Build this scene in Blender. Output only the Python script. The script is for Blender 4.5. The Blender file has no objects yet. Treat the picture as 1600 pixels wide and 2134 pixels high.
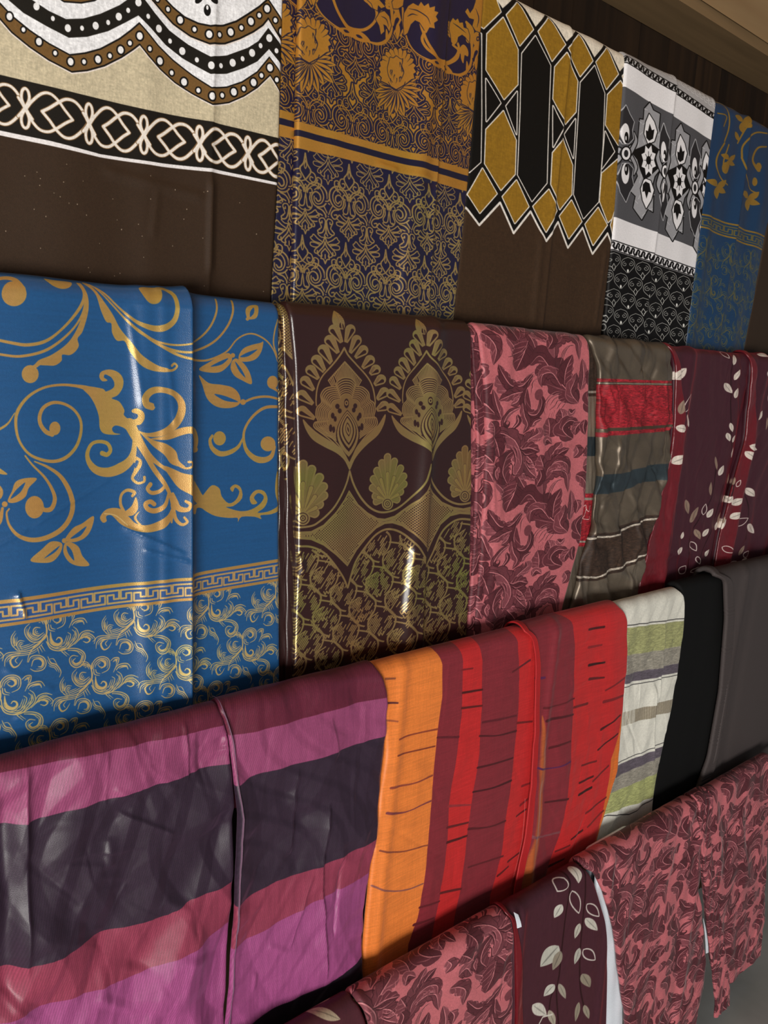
import bpy, math, random
import numpy as np
from mathutils import Matrix, Vector

sc = bpy.context.scene
COL = sc.collection

# ------------------------------------------------------------------ camera
FPX = 1600.0
PCX, PCY = 800.0, 1067.0
CAM_H = 1.70
RIGHT = np.array([0.7786384, -0.6257033, 0.04709164])
UP = np.array([0.07552793, 0.16796318, 0.98289567])
FWD = np.array([0.62291072, 0.76176358, -0.17804065])
cam_data = bpy.data.cameras.new('camera')
cam_data.sensor_fit = 'HORIZONTAL'
cam_data.sensor_width = 36.0
cam_data.lens = 36.0 * FPX / 1600.0
cam_data.clip_start = 0.02
cam = bpy.data.objects.new('camera', cam_data)
COL.objects.link(cam)
M = Matrix.Identity(4)
for i in range(3):
    M[i][0] = RIGHT[i]; M[i][1] = UP[i]; M[i][2] = -FWD[i]
M[2][3] = CAM_H
cam.matrix_world = M
sc.camera = cam

# ------------------------------------------------------------------ light
sc.view_settings.view_transform = 'Standard'
sc.view_settings.look = 'None'
sc.view_settings.exposure = -0.14
sc.view_settings.gamma = 1.0
sc.view_settings.use_curve_mapping = False
world = bpy.data.worlds.new('shop_daylight')
sc.world = world
world.use_nodes = True
world.node_tree.nodes['Background'].inputs[0].default_value = (0.92, 0.95, 1.0, 1)
world.node_tree.nodes['Background'].inputs[1].default_value = 0.20


def area(name, loc, target, sx, sy, power, color):
    l = bpy.data.lights.new(name, 'AREA')
    l.shape = 'RECTANGLE'; l.size = sx; l.size_y = sy
    l.energy = power; l.color = color
    o = bpy.data.objects.new(name, l)
    COL.objects.link(o)
    o.location = loc
    o.rotation_euler = (Vector(target) - Vector(loc)).to_track_quat('-Z', 'Y').to_euler()
    return o


# daylight through the open shop front, to the left behind the photographer
area('sunlit_ground_outside_shop_front', (-2.9, -2.8, 0.68), (1.1, 0.9, 1.15), 2.2, 1.2, 305, (1.0, 0.965, 0.92))

# ------------------------------------------------------------------ the rack
ROD_R = 0.020
YF = [0.970, 0.908, 0.845, 0.780]                 # front planes of the four rows (metres from the camera)
ZT = [2.324, 1.786, 1.265, 0.768]                 # tops of the rolls


def at(px, py, Y):
    """point of the vertical plane at distance Y that the photograph shows at (px, py)"""
    px = np.asarray(px, float); py = np.asarray(py, float)
    a = (px - PCX) / FPX; b = -(py - PCY) / FPX
    d = [FWD[i] + a * RIGHT[i] + b * UP[i] for i in range(3)]
    t = Y / d[1]
    return d[0] * t, d[2] * t + CAM_H


def atrow(row, pts):
    p = np.asarray(pts, float).reshape(-1, 2)
    x, z = at(p[:, 0], p[:, 1], YF[row])
    return np.stack([x, z], 1)
# ------------------------------------------------------------------ painting flat print on cloth
def catmull(pts, n=8, closed=False):
    p = np.asarray(pts, float)
    if len(p) < 3:
        return p
    if closed:
        q = np.vstack([p[-1], p, p[0], p[1]])
    else:
        q = np.vstack([2 * p[0] - p[1], p, 2 * p[-1] - p[-2]])
    out = []
    t = np.linspace(0, 1, n, endpoint=False)[:, None]
    for i in range(len(q) - 3):
        a, b, c, d = q[i:i + 4]
        out.append(0.5 * (2 * b + (c - a) * t + (2 * a - 5 * b + 4 * c - d) * t ** 2 + (3 * b - a - 3 * c + d) * t ** 3))
    if not closed:
        out.append(p[-1:])
    return np.vstack(out)


def spiral(cx, cy, r0, r1, a0, a1, n=40, sx=1.0):
    """points from radius r0 at angle a0 (degrees) to r1 at a1"""
    t = np.linspace(0, 1, n)
    r = r0 + (r1 - r0) * t
    a = np.radians(a0 + (a1 - a0) * t)
    return np.stack([cx + sx * r * np.cos(a), cy + r * np.sin(a)], 1)


class Canvas:
    """a flat print: colour and foil mask, laid out in metres along the cloth"""
    def __init__(self, x0, x1, z0, z1, res, base, row=0, resz=None):
        self.x0, self.x1, self.z0, self.z1 = x0, x1, z0, z1
        self.W = max(8, int(round((x1 - x0) * res))); self.H = max(8, int(round((z1 - z0) * (resz or res))))
        self.rx = self.W / (x1 - x0); self.rz = self.H / (z1 - z0)
        self.c = np.empty((self.H, self.W, 3), np.float32); self.c[:] = base
        self.f = np.zeros((self.H, self.W), np.float32)
        self.row = row
        self.mode = 'px'
        self.tf = None                       # optional motif transform (Nx2 -> Nx2) before the mapping

    def map(self, pts):
        p = np.asarray(pts, float).reshape(-1, 2)
        if self.tf is not None:
            p = self.tf(p)
        if self.mode == 'px':
            p = atrow(self.row, p)
        return np.stack([(p[:, 0] - self.x0) * self.rx, (self.z1 - p[:, 1]) * self.rz], 1)

    def wscale(self, p0):
        p0 = np.asarray(p0, float).reshape(-1, 2)[0]
        q = self.map([p0, p0 + [1, 0], p0 + [0, 1]])
        a = q[1] - q[0]; b = q[2] - q[0]
        return math.sqrt(abs(a[0] * b[1] - a[1] * b[0]))

    def blend(self, x0, y0, cov, col, foil=None, op=1.0):
        h, w = cov.shape
        X0, Y0 = max(x0, 0), max(y0, 0); X1, Y1 = min(x0 + w, self.W), min(y0 + h, self.H)
        if X1 <= X0 or Y1 <= Y0:
            return
        cv = cov[Y0 - y0:Y1 - y0, X0 - x0:X1 - x0] * op
        if col is not None:
            s = self.c[Y0:Y1, X0:X1]
            s += (np.asarray(col, np.float32) - s) * cv[..., None]
        if foil is not None:
            f = self.f[Y0:Y1, X0:X1]
            f += (foil - f) * cv

    def poly(self, pts, col, foil=None, smooth=0, op=1.0, soft=0.5):
        p = catmull(pts, smooth, True) if smooth else np.asarray(pts, float)
        q = self.map(p)
        self._polyq(q, col, foil, op, soft)

    def _polyq(self, q, col, foil, op=1.0, soft=0.5):
        x0 = int(math.floor(max(q[:, 0].min() - 2, -4))); x1 = int(math.ceil(min(q[:, 0].max() + 2, self.W + 4)))
        y0 = int(math.floor(max(q[:, 1].min() - 2, -4))); y1 = int(math.ceil(min(q[:, 1].max() + 2, self.H + 4)))
        if x1 - x0 < 1 or y1 - y0 < 1:
            return
        gy = (np.arange(y0, y1, dtype=np.float32) + 0.5)[:, None]
        gx = (np.arange(x0, x1, dtype=np.float32) + 0.5)[None, :]
        ins = np.zeros((y1 - y0, x1 - x0), bool)
        d2 = np.full((y1 - y0, x1 - x0), 9.0, np.float32)
        n = len(q)
        for i in range(n):
            ax, ay = q[i]; bx, by = q[(i + 1) % n]
            if ay != by:
                lo, hi = (ay, by) if ay < by else (by, ay)
                k0 = max(0, int(math.ceil(lo - y0 - 0.5))); k1 = min(y1 - y0, int(math.floor(hi - y0 - 0.5)) + 1)
                if k1 > k0:
                    yy = gy[k0:k1]
                    msk = (yy > lo) & (yy <= hi)
                    xi = ax + (yy - ay) * (bx - ax) / (by - ay)
                    ins[k0:k1] ^= msk & (gx < xi)
            sx0 = max(0, int(min(ax, bx)) - x0 - 2); sx1 = min(x1 - x0, int(max(ax, bx)) - x0 + 3)
            sy0 = max(0, int(min(ay, by)) - y0 - 2); sy1 = min(y1 - y0, int(max(ay, by)) - y0 + 3)
            if sx1 <= sx0 or sy1 <= sy0:
                continue
            dx, dy = bx - ax, by - ay
            L = dx * dx + dy * dy + 1e-9
            px = gx[:, sx0:sx1] - ax; py = gy[sy0:sy1] - ay
            t = np.clip((px * dx + py * dy) / L, 0, 1)
            dd = (px - t * dx) ** 2 + (py - t * dy) ** 2
            s = d2[sy0:sy1, sx0:sx1]
            np.minimum(s, dd, out=s)
        d = np.sqrt(d2)
        cov = np.clip(0.5 + np.where(ins, d, -d) * (0.5 / soft), 0, 1)
        self.blend(x0, y0, cov, col, foil, op)

    def stroke(self, pts, w, col, foil=None, smooth=0, op=1.0, closed=False):
        """variable-width stroke; w is a number or a list of widths spread along the points"""
        p = np.asarray(pts, float)
        if smooth:
            p = catmull(p, smooth, closed)
        if closed:
            p = np.vstack([p, p[:1]])
        ws = self.wscale(p[0])
        q = self.map(p)
        w = np.atleast_1d(np.asarray(w, float)) * ws
        if len(w) == 1:
            wr = np.full(len(q), w[0])
        else:
            seg = np.r_[0, np.cumsum(np.hypot(*(q[1:] - q[:-1]).T))]
            wr = np.interp(seg / max(seg[-1], 1e-6), np.linspace(0, 1, len(w)), w)
        hw = wr / 2
        mw = hw.max() + 2
        x0 = int(math.floor(max(q[:, 0].min() - mw, -4))); x1 = int(math.ceil(min(q[:, 0].max() + mw, self.W + 4)))
        y0 = int(math.floor(max(q[:, 1].min() - mw, -4))); y1 = int(math.ceil(min(q[:, 1].max() + mw, self.H + 4)))
        if x1 - x0 < 1 or y1 - y0 < 1:
            return
        cov = np.zeros((y1 - y0, x1 - x0), np.float32)
        for i in range(len(q) - 1):
            ax, ay = q[i]; bx, by = q[i + 1]
            m = max(hw[i], hw[i + 1]) + 1.5
            sx0 = max(0, int(min(ax, bx) - m) - x0); sx1 = min(x1 - x0, int(max(ax, bx) + m) + 2 - x0)
            sy0 = max(0, int(min(ay, by) - m) - y0); sy1 = min(y1 - y0, int(max(ay, by) + m) + 2 - y0)
            if sx1 <= sx0 or sy1 <= sy0:
                continue
            gx = (np.arange(sx0, sx1) + (x0 + 0.5) - ax)[None, :]
            gy = (np.arange(sy0, sy1) + (y0 + 0.5) - ay)[:, None]
            dx, dy = bx - ax, by - ay
            t = np.clip((gx * dx + gy * dy) / (dx * dx + dy * dy + 1e-9), 0, 1)
            d = np.sqrt((gx - t * dx) ** 2 + (gy - t * dy) ** 2)
            h = hw[i] + (hw[i + 1] - hw[i]) * t
            cv = np.clip(h - d + 0.5, 0, 1) * np.clip(2 * h + 0.15, 0, 1)
            s = cov[sy0:sy1, sx0:sx1]
            np.maximum(s, cv, out=s)
        self.blend(x0, y0, cov, col, foil, op)

    def ell(self, cx, cy, rx, ry, col, foil=None, rot=0, op=1.0, n=24):
        a = np.linspace(0, 2 * math.pi, n, endpoint=False)
        c, s = math.cos(math.radians(rot)), math.sin(math.radians(rot))
        x = rx * np.cos(a); y = ry * np.sin(a)
        self.poly(np.stack([cx + x * c - y * s, cy + x * s + y * c], 1), col, foil, 0, op)

    def leaf(self, ax, ay, bx, by, w, col, foil=None, bend=0.0, fat=0.45, op=1.0):
        """pointed leaf from a to b, w = full width, bend = sideways bow of its spine"""
        t = np.linspace(0, 1, 14)
        dx, dy = bx - ax, by - ay
        L = math.hypot(dx, dy) + 1e-9
        nx, ny = -dy / L, dx / L
        bow = 4 * t * (1 - t) * bend
        prof = np.sin(math.pi * t ** (math.log(0.5) / math.log(fat))) ** 0.85 * w / 2
        sx = ax + dx * t + nx * bow; sy = ay + dy * t + ny * bow
        P = np.vstack([np.stack([sx + nx * prof, sy + ny * prof], 1), np.stack([sx - nx * prof, sy - ny * prof], 1)[::-1]])
        self.poly(P, col, foil, 0, op)
        return np.stack([sx, sy], 1)

    def noise_mul(self, scale_x, scale_z, amt, seed=0, tint=None, mask=None):
        """woven colour unevenness; scales in metres"""
        r = np.random.RandomState(seed)
        gw = max(2, int((self.x1 - self.x0) / scale_x)) + 2; gh = max(2, int((self.z1 - self.z0) / scale_z)) + 2
        g = r.rand(gh, gw).astype(np.float32)
        n = upsample(g, self.H, self.W) - 0.5
        k = 1 + 2 * amt * n
        if mask is not None:
            k = 1 + (k - 1) * mask
        self.c *= k[..., None]

    def rows(self, zs=None):
        return self.z1 - (np.arange(self.H) + 0.5) / self.rz

    def cols(self):
        return self.x0 + (np.arange(self.W) + 0.5) / self.rx

    def image(self, name):
        a = np.ones((self.H, self.W, 4), np.float32)
        a[..., :3] = np.clip(self.c, 0, 1)
        a[..., 3] = np.clip(self.f, 0, 1)
        im = bpy.data.images.new(name, self.W, self.H, alpha=True)
        im.alpha_mode = 'CHANNEL_PACKED'
        im.pixels.foreach_set(np.ascontiguousarray(a[::-1]).ravel())
        im.update()
        im.pack()
        return im


def upsample(g, H, W):
    gh, gw = g.shape
    y = np.linspace(0, gh - 1.001, H); x = np.linspace(0, gw - 1.001, W)
    yi = y.astype(int); xi = x.astype(int)
    fy = (y - yi)[:, None].astype(np.float32); fx = (x - xi)[None, :].astype(np.float32)
    fy = fy * fy * (3 - 2 * fy); fx = fx * fx * (3 - 2 * fx)
    a = g[yi][:, xi]; b = g[yi][:, xi + 1]; c = g[yi + 1][:, xi]; d = g[yi + 1][:, xi + 1]
    return (a * (1 - fx) + b * fx) * (1 - fy) + (c * (1 - fx) + d * fx) * fy


def rgb(h):
    h = h.lstrip('#')
    return np.array([int(h[i:i + 2], 16) / 255 for i in (0, 2, 4)], np.float32)


# ------------------------------------------------------------------ materials
def nd(nt, t, **kw):
    n = nt.nodes.new(t)
    for k, v in kw.items():
        setattr(n, k, v)
    return n


def cloth_mat(name, canvas=None, color=(0.5, 0.5, 0.5), rough=0.6, sheen=0.0, spec=0.4, weave=900.0, weave_amt=0.06,
              foil_rough=0.3, foil_spread=0.0, crease=0.25, crease_scale=9.0, aniso=0.0, rep=False, rib=0.0, foil_metal=0.9, tint=None):
    m = bpy.data.materials.new(name)
    m.use_nodes = True
    nt = m.node_tree
    b = nt.nodes['Principled BSDF']
    L = nt.links.new
    uv = nd(nt, 'ShaderNodeUVMap', uv_map='UVMap')
    tex = None
    if canvas is not None:
        c = canvas
        mp = nd(nt, 'ShaderNodeMapping')
        mp.inputs['Location'].default_value = (-c.x0 / (c.x1 - c.x0), -c.z0 / (c.z1 - c.z0), 0)
        mp.inputs['Scale'].default_value = (1 / (c.x1 - c.x0), 1 / (c.z1 - c.z0), 1)
        L(uv.outputs[0], mp.inputs['Vector'])
        tex = nd(nt, 'ShaderNodeTexImage', interpolation='Cubic', extension='REPEAT' if rep else 'EXTEND')
        tex.image = c.image(name + '_print')
        L(mp.outputs[0], tex.inputs['Vector'])
        col = tex.outputs['Color']
    else:
        r = nd(nt, 'ShaderNodeRGB'); r.outputs[0].default_value = (*color, 1)
        col = r.outputs[0]
    # thread-level unevenness of the dye
    nz = nd(nt, 'ShaderNodeTexNoise'); nz.inputs['Scale'].default_value = weave * 0.35; nz.inputs['Detail'].default_value = 3
    L(uv.outputs[0], nz.inputs['Vector'])
    mr = nd(nt, 'ShaderNodeMapRange'); mr.inputs['From Min'].default_value = 0.3; mr.inputs['From Max'].default_value = 0.7
    mr.inputs['To Min'].default_value = 1 - weave_amt; mr.inputs['To Max'].default_value = 1 + weave_amt
    L(nz.outputs['Fac'], mr.inputs['Value'])
    mul = nd(nt, 'ShaderNodeVectorMath', operation='SCALE')
    L(col, mul.inputs[0]); L(mr.outputs[0], mul.inputs['Scale'])
    outc = mul.outputs[0]
    if foil_spread and tex is not None:
        # holographic foil: its hue drifts over the cloth from gold to copper and green
        n2 = nd(nt, 'ShaderNodeTexNoise'); n2.inputs['Scale'].default_value = 7.0; n2.inputs['Detail'].default_value = 2
        L(uv.outputs[0], n2.inputs['Vector'])
        rp = nd(nt, 'ShaderNodeValToRGB')
        e = rp.color_ramp.elements
        e[0].position = 0.36; e[0].color = (0.80, 0.42, 0.16, 1)
        e[1].position = 0.68; e[1].color = (0.50, 0.66, 0.12, 1)
        k = rp.color_ramp.elements.new(0.5); k.color = (0.78, 0.56, 0.22, 1)
        L(n2.outputs['Fac'], rp.inputs['Fac'])
        fm = nd(nt, 'ShaderNodeMath', operation='MULTIPLY'); fm.inputs[1].default_value = foil_spread
        L(tex.outputs['Alpha'], fm.inputs[0])
        mx = nd(nt, 'ShaderNodeMix', data_type='RGBA')
        L(fm.outputs[0], mx.inputs['Factor']); L(outc, mx.inputs[6]); L(rp.outputs[0], mx.inputs[7])
        outc = mx.outputs[2]
    L(outc, b.inputs['Base Color'])
    b.inputs['Roughness'].default_value = rough
    b.inputs['Specular IOR Level'].default_value = spec
    if sheen:
        b.inputs['Sheen Weight'].default_value = sheen
        b.inputs['Sheen Roughness'].default_value = 0.35
        if tint:
            b.inputs['Sheen Tint'].default_value = (*tint, 1)
    if aniso:
        b.inputs['Anisotropic'].default_value = aniso
    if tex is not None and canvas.f.max() > 0.05:
        mm = nd(nt, 'ShaderNodeMath', operation='MULTIPLY'); mm.inputs[1].default_value = foil_metal
        L(tex.outputs['Alpha'], mm.inputs[0]); L(mm.outputs[0], b.inputs['Metallic'])
        r2 = nd(nt, 'ShaderNodeMapRange'); r2.inputs['To Min'].default_value = rough; r2.inputs['To Max'].default_value = foil_rough
        L(tex.outputs['Alpha'], r2.inputs['Value']); L(r2.outputs[0], b.inputs['Roughness'])
    # weave and small creases as relief
    w1 = nd(nt, 'ShaderNodeTexNoise'); w1.inputs['Scale'].default_value = weave; w1.inputs['Detail'].default_value = 1
    L(uv.outputs[0], w1.inputs['Vector'])
    bp = nd(nt, 'ShaderNodeBump'); bp.inputs['Strength'].default_value = 0.25; bp.inputs['Distance'].default_value = 0.0006
    h = w1.outputs['Fac']
    if rib:
        wv = nd(nt, 'ShaderNodeTexWave', wave_type='BANDS', bands_direction='X'); wv.inputs['Scale'].default_value = rib
        wv.inputs['Distortion'].default_value = 0.4
        L(uv.outputs[0], wv.inputs['Vector'])
        ad = nd(nt, 'ShaderNodeMath', operation='ADD'); L(h, ad.inputs[0]); L(wv.outputs['Fac'], ad.inputs[1])
        h = ad.outputs[0]
    L(h, bp.inputs['Height'])
    n3 = nd(nt, 'ShaderNodeTexNoise', noise_type='RIDGED_MULTIFRACTAL') if crease > 0.4 else nd(nt, 'ShaderNodeTexNoise')
    n3.inputs['Scale'].default_value = crease_scale; n3.inputs['Detail'].default_value = 2
    L(uv.outputs[0], n3.inputs['Vector'])
    b2 = nd(nt, 'ShaderNodeBump'); b2.inputs['Strength'].default_value = crease; b2.inputs['Distance'].default_value = 0.01
    L(n3.outputs['Fac'], b2.inputs['Height']); L(bp.outputs[0], b2.inputs['Normal'])
    L(b2.outputs[0], b.inputs['Normal'])
    return m


# ------------------------------------------------------------------ cloth geometry
def new_obj(name, verts, faces=None, mat=None, parent=None, uv=None, smooth=True, quads=None, origin=None):
    me = bpy.data.meshes.new(name)
    v = np.asarray(verts, np.float32).reshape(-1, 3)
    o0 = np.asarray(origin, np.float32) if origin is not None else np.zeros(3, np.float32)
    v = v - o0
    if quads is not None:
        me.vertices.add(len(v)); me.vertices.foreach_set('co', v.ravel())
        q = np.asarray(quads, np.int32)
        me.loops.add(q.size); me.loops.foreach_set('vertex_index', q.ravel())
        me.polygons.add(len(q))
        me.polygons.foreach_set('loop_start', np.arange(0, q.size, 4, dtype=np.int32))
        me.update(calc_edges=True)
    else:
        me.from_pydata([tuple(a) for a in v], [], faces)
    if uv is not None:
        l = me.uv_layers.new(name='UVMap')
        idx = np.empty(len(me.loops), np.int32); me.loops.foreach_get('vertex_index', idx)
        l.data.foreach_set('uv', np.asarray(uv, np.float32)[idx].ravel())
    me.polygons.foreach_set('use_smooth', np.full(len(me.polygons), smooth))
    me.validate(); me.update()
    if mat:
        me.materials.append(mat)
    ob = bpy.data.objects.new(name, me)
    COL.objects.link(ob)
    if parent is not None:
        ob.parent = parent
        ob.location = Vector(o0.tolist()) - parent.location
    else:
        ob.location = o0.tolist()
    return ob


def tag(o, label=None, cat=None, group=None, kind=None):
    if label: o['label'] = label
    if cat: o['category'] = cat
    if group: o['group'] = group
    if kind: o['kind'] = kind
    return o


def crease(row, a, b, amp, w, kind='ridge', soft=0.15):
    """a crease from photograph point a to b on that row's plane; amp and w in metres"""
    P = atrow(row, [a, b])
    d = P[1] - P[0]; L = np.hypot(*d); t = d / L; n = np.array([-t[1], t[0]])
    if n[0] < 0:
        n = -n

    def f(X, S):
        al = ((X - P[0, 0]) * t[0] + (S - P[0, 1]) * t[1]) / L
        dd = ((X - P[0, 0]) * n[0] + (S - P[0, 1]) * n[1])
        win = np.clip(al / soft, 0, 1) * np.clip((1 - al) / soft, 0, 1)
        win = win * win * (3 - 2 * win)
        if kind == 'ridge':
            h = np.exp(-(dd / w) ** 2)
        elif kind == 'tent':
            h = np.clip(1 - np.abs(dd) / w, 0, 1)
        elif kind == 'step':
            h = 0.5 * np.tanh(dd / w) * np.exp(-(dd / (w * 12)) ** 2)
        else:                                       # 'pleat': sharp on the right, long slope on the left
            h = np.where(dd > 0, np.exp(-dd / (w * 0.18)), np.exp(dd / w))
        return amp * h * win
    return f


def vfold(row, px, py, amp, w, kind='ridge', slant=0.0):
    """long vertical fold through (px, py)"""
    P = atrow(row, [(px, py)])[0]

    def f(X, S):
        dd = X - P[0] - slant * (S - P[1])
        if kind == 'ridge':
            return amp * np.exp(-(dd / w) ** 2)
        if kind == 'pleat':
            return amp * np.where(dd > 0, np.exp(-dd / (w * 0.15)), np.exp(dd / w))
        if kind == 'pleatl':
            return amp * np.where(dd < 0, np.exp(dd / (w * 0.15)), np.exp(-dd / w))
        return amp * 0.5 * (1 + np.tanh(dd / w))
    return f


def waves(seed, amp, lx, drift=0.3, n=5):
    r = np.random.RandomState(seed)
    k = [(2 * math.pi / (lx * r.uniform(0.6, 1.9)), r.uniform(0, 6.28), r.uniform(-drift, drift), r.uniform(0.4, 1), r.uniform(1, 5), r.uniform(0, 6.28)) for _ in range(n)]

    def f(X, S):
        o = 0
        for kx, ph, sl, a, kz, pz in k:
            o = o + a * np.sin(kx * (X + sl * S) + ph + 0.6 * np.sin(kz * S + pz))
        return amp * o / n
    return f


def crumple(seed, n, amp, x0, x1, z0, z1, wmin=0.006, wmax=0.03, lmin=0.05, lmax=0.25, vert=0.6):
    r = np.random.RandomState(seed)
    specs = []
    for _ in range(n):
        c = np.array([r.uniform(x0, x1), r.uniform(z0, z1)])
        an = math.pi / 2 + r.normal(0, vert)
        specs.append((c, an, r.uniform(lmin, lmax), r.uniform(wmin, wmax), amp * r.uniform(0.3, 1) * r.choice([-1, 1]), r.randint(3)))

    def f(X, S):
        out = np.zeros_like(X)
        s0 = S[:, 0]
        for c, an, L, w, a, kd in specs:
            t = (math.cos(an), math.sin(an))
            rows = np.nonzero(np.abs(s0 - c[1]) < L * 0.55 * abs(t[1]) + 6 * w)[0]
            if len(rows) < 2:
                continue
            sl = slice(rows[0], rows[-1] + 1)
            Xs = X[sl]; Ss = S[sl]
            cols = np.nonzero(np.abs(Xs[0] - c[0]) < L * 0.55 * abs(t[0]) + 6 * w + 0.03)[0]
            if len(cols) < 2:
                continue
            sc_ = slice(cols[0], cols[-1] + 1)
            Xs = Xs[:, sc_]; Ss = Ss[:, sc_]
            al = ((Xs - c[0]) * t[0] + (Ss - c[1]) * t[1]) / L + 0.5
            dd = -(Xs - c[0]) * t[1] + (Ss - c[1]) * t[0]
            win = np.clip(np.minimum(al, 1 - al) * 2.2, 0, 1)
            wl = w * (0.4 + 0.8 * np.clip(al, 0, 1))
            if kd == 0:
                h = np.clip(1 - np.abs(dd) / wl, 0, 1)
            elif kd == 1:
                h = np.exp(np.where(dd > 0, -dd / (wl * 0.2), dd / wl))
            else:
                h = np.exp(-(dd / wl) ** 2)
            out[sl, sc_] += a * h * win
        return out
    return f


def facets(seed, amp, n=6, lmin=0.05, lmax=0.2, vert=0.9, warp=0.02):
    """creased cloth: crossing straight folds that part it into flat facets"""
    r = np.random.RandomState(seed)
    k = []
    for _ in range(n):
        an = r.normal(0, vert)
        k.append((math.cos(an), math.sin(an), r.uniform(lmin, lmax), r.uniform(0, 1), r.uniform(0.4, 1), r.uniform(8, 20), r.uniform(0, 6.28), r.uniform(8, 20), r.uniform(0, 6.28)))

    def f(X, S):
        o = 0
        for c, s, l, ph, a, k1, p1, k2, p2 in k:
            d = c * X + s * S + warp * np.sin(k1 * (S * c - X * s) + p1)
            t = (d / l + ph) % 1.0
            tri = np.minimum(t / 0.75, (1 - t) / 0.25)
            m = 0.5 + 0.5 * np.sin(k2 * (S + 0.7 * X) + p2)
            o = o + a * (l / lmax) * (tri - 0.5) * m
        return amp * o
    return f


def cloth(name, row, left, right, zbot, mat, disp=(), nu=120, nv=160, r=None, R=0.006, back=0.16, dy=0.0, ztop=None,
          parent=None, dx_uv=0.0, dz_uv=0.0, hem=None, lean=0.0, flap=0.02):
    """a length of cloth laid over the row's rail: front fall, roll over the rail, back fall, with rounded folded sides"""
    r = r or ROD_R
    zt = (ZT[row] if ztop is None else ztop)
    yf = YF[row] + dy
    zc = zt - r
    yc = YF[row] + r if dy < 0 else yf + r
    rr = yc - yf
    l = atrow(row, left); rt = atrow(row, right)
    ol = np.argsort(l[:, 1]); orr = np.argsort(rt[:, 1])
    l = l[ol]; rt = rt[orr]
    zs_l = lambda s: smooth_interp(s, l)
    zs_r = lambda s: smooth_interp(s, rt)
    # along the length: arc coordinate s (equals height on the front fall)
    arc = math.pi * rr
    nroll = 14
    nb = 6
    sf = zbot + (zc - zbot) * np.linspace(0, 1, nv)
    sr = zc + arc * np.linspace(0, 1, nroll + 1)[1:]
    sb = zc + arc + back * np.linspace(0, 1, nb + 1)[1:]
    S = np.concatenate([sf, sr, sb])
    # across: flap, arc, body, arc, flap
    na = 5
    th = np.linspace(math.pi, 0, na * 2 + 1)
    n_body = nu
    le = zs_l(np.minimum(S, zt)); re = zs_r(np.minimum(S, zt))
    ncol = 1 + len(th) + n_body + len(th) + 1
    X = np.zeros((len(S), ncol)); D = np.zeros_like(X); A = np.ones_like(X)
    ta = th[:, None].T
    X[:, 0] = le + R + flap; D[:, 0] = 2 * R
    X[:, 1:1 + len(th)] = le[:, None] + R - R * np.sin(ta); D[:, 1:1 + len(th)] = R - R * np.cos(ta)
    u = np.linspace(0, 1, n_body + 2)[1:-1]
    X[:, 1 + len(th):1 + len(th) + n_body] = (le + R)[:, None] + (re - le - 2 * R)[:, None] * u
    k = 1 + len(th) + n_body
    X[:, k:k + len(th)] = re[:, None] - R + R * np.sin(ta[:, ::-1]); D[:, k:k + len(th)] = R - R * np.cos(ta[:, ::-1])
    X[:, -1] = re - R - flap; D[:, -1] = 2 * R
    D = np.minimum(D, rr * 0.85)
    A = np.clip(1 - D / (2 * R + 1e-9) , 0, 1)
    Sg = np.repeat(S[:, None], ncol, 1)
    O = -D
    h = np.zeros_like(X)
    for f in disp:
        h = h + f(X, Sg)
    fade = np.clip(1 - (Sg - zc) / (arc * 0.75), 0.12, 1)
    O = O + h * (0.35 + 0.65 * A) * fade
    if hem is not None:
        zh = hem(X)
        Sg2 = np.where(Sg < zc, zc + (Sg - zc) * (zc - zh) / (zc - zbot), Sg)
    else:
        Sg2 = Sg
    # base curve
    Y = np.empty_like(X); Z = np.empty_like(X)
    front = Sg <= zc
    ang = np.clip((Sg - zc) / rr, 0, math.pi)
    Y = np.where(front, yf - O + lean * (zc - Sg2), yc - (rr + O) * np.cos(ang))
    Z = np.where(front, Sg2, zc + (rr + O) * np.sin(ang))
    bk = Sg > zc + arc
    Y = np.where(bk, yc + rr + O, Y)
    Z = np.where(bk, zc - (Sg - zc - arc), Z)
    V = np.stack([X, Y, Z], -1).reshape(-1, 3)
    UV = np.stack([X + dx_uv, Sg2 + dz_uv], -1).reshape(-1, 2)
    nr, nc = X.shape
    i = np.arange(nr - 1)[:, None] * nc + np.arange(nc - 1)[None, :]
    Q = np.stack([i, i + 1, i + 1 + nc, i + nc], -1).reshape(-1, 4)
    org = (float((le.mean() + re.mean()) / 2), yc, zc)
    return new_obj(name, V, mat=mat, parent=parent, uv=UV, quads=Q, origin=org)


def smooth_interp(s, p):
    """x over height from a sorted polyline, lightly smoothed"""
    if len(p) == 1:
        return np.full_like(s, p[0, 0])
    lo, hi = s.min() - 0.05, s.max() + 0.05
    g = np.linspace(lo, hi, 200)
    z = p[:, 1]; x = p[:, 0]
    v = np.interp(g, z, x)
    m = g < z[0]
    v[m] = x[0] + 0.3 * (x[1] - x[0]) / (z[1] - z[0]) * (g[m] - z[0]) if len(p) > 1 else x[0]
    kz = np.hanning(15); kz /= kz.sum()
    v = np.convolve(np.pad(v, 7, mode='edge'), kz, mode='valid')
    return np.interp(s, g, v)


def cz(*pts):
    return pts
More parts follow.
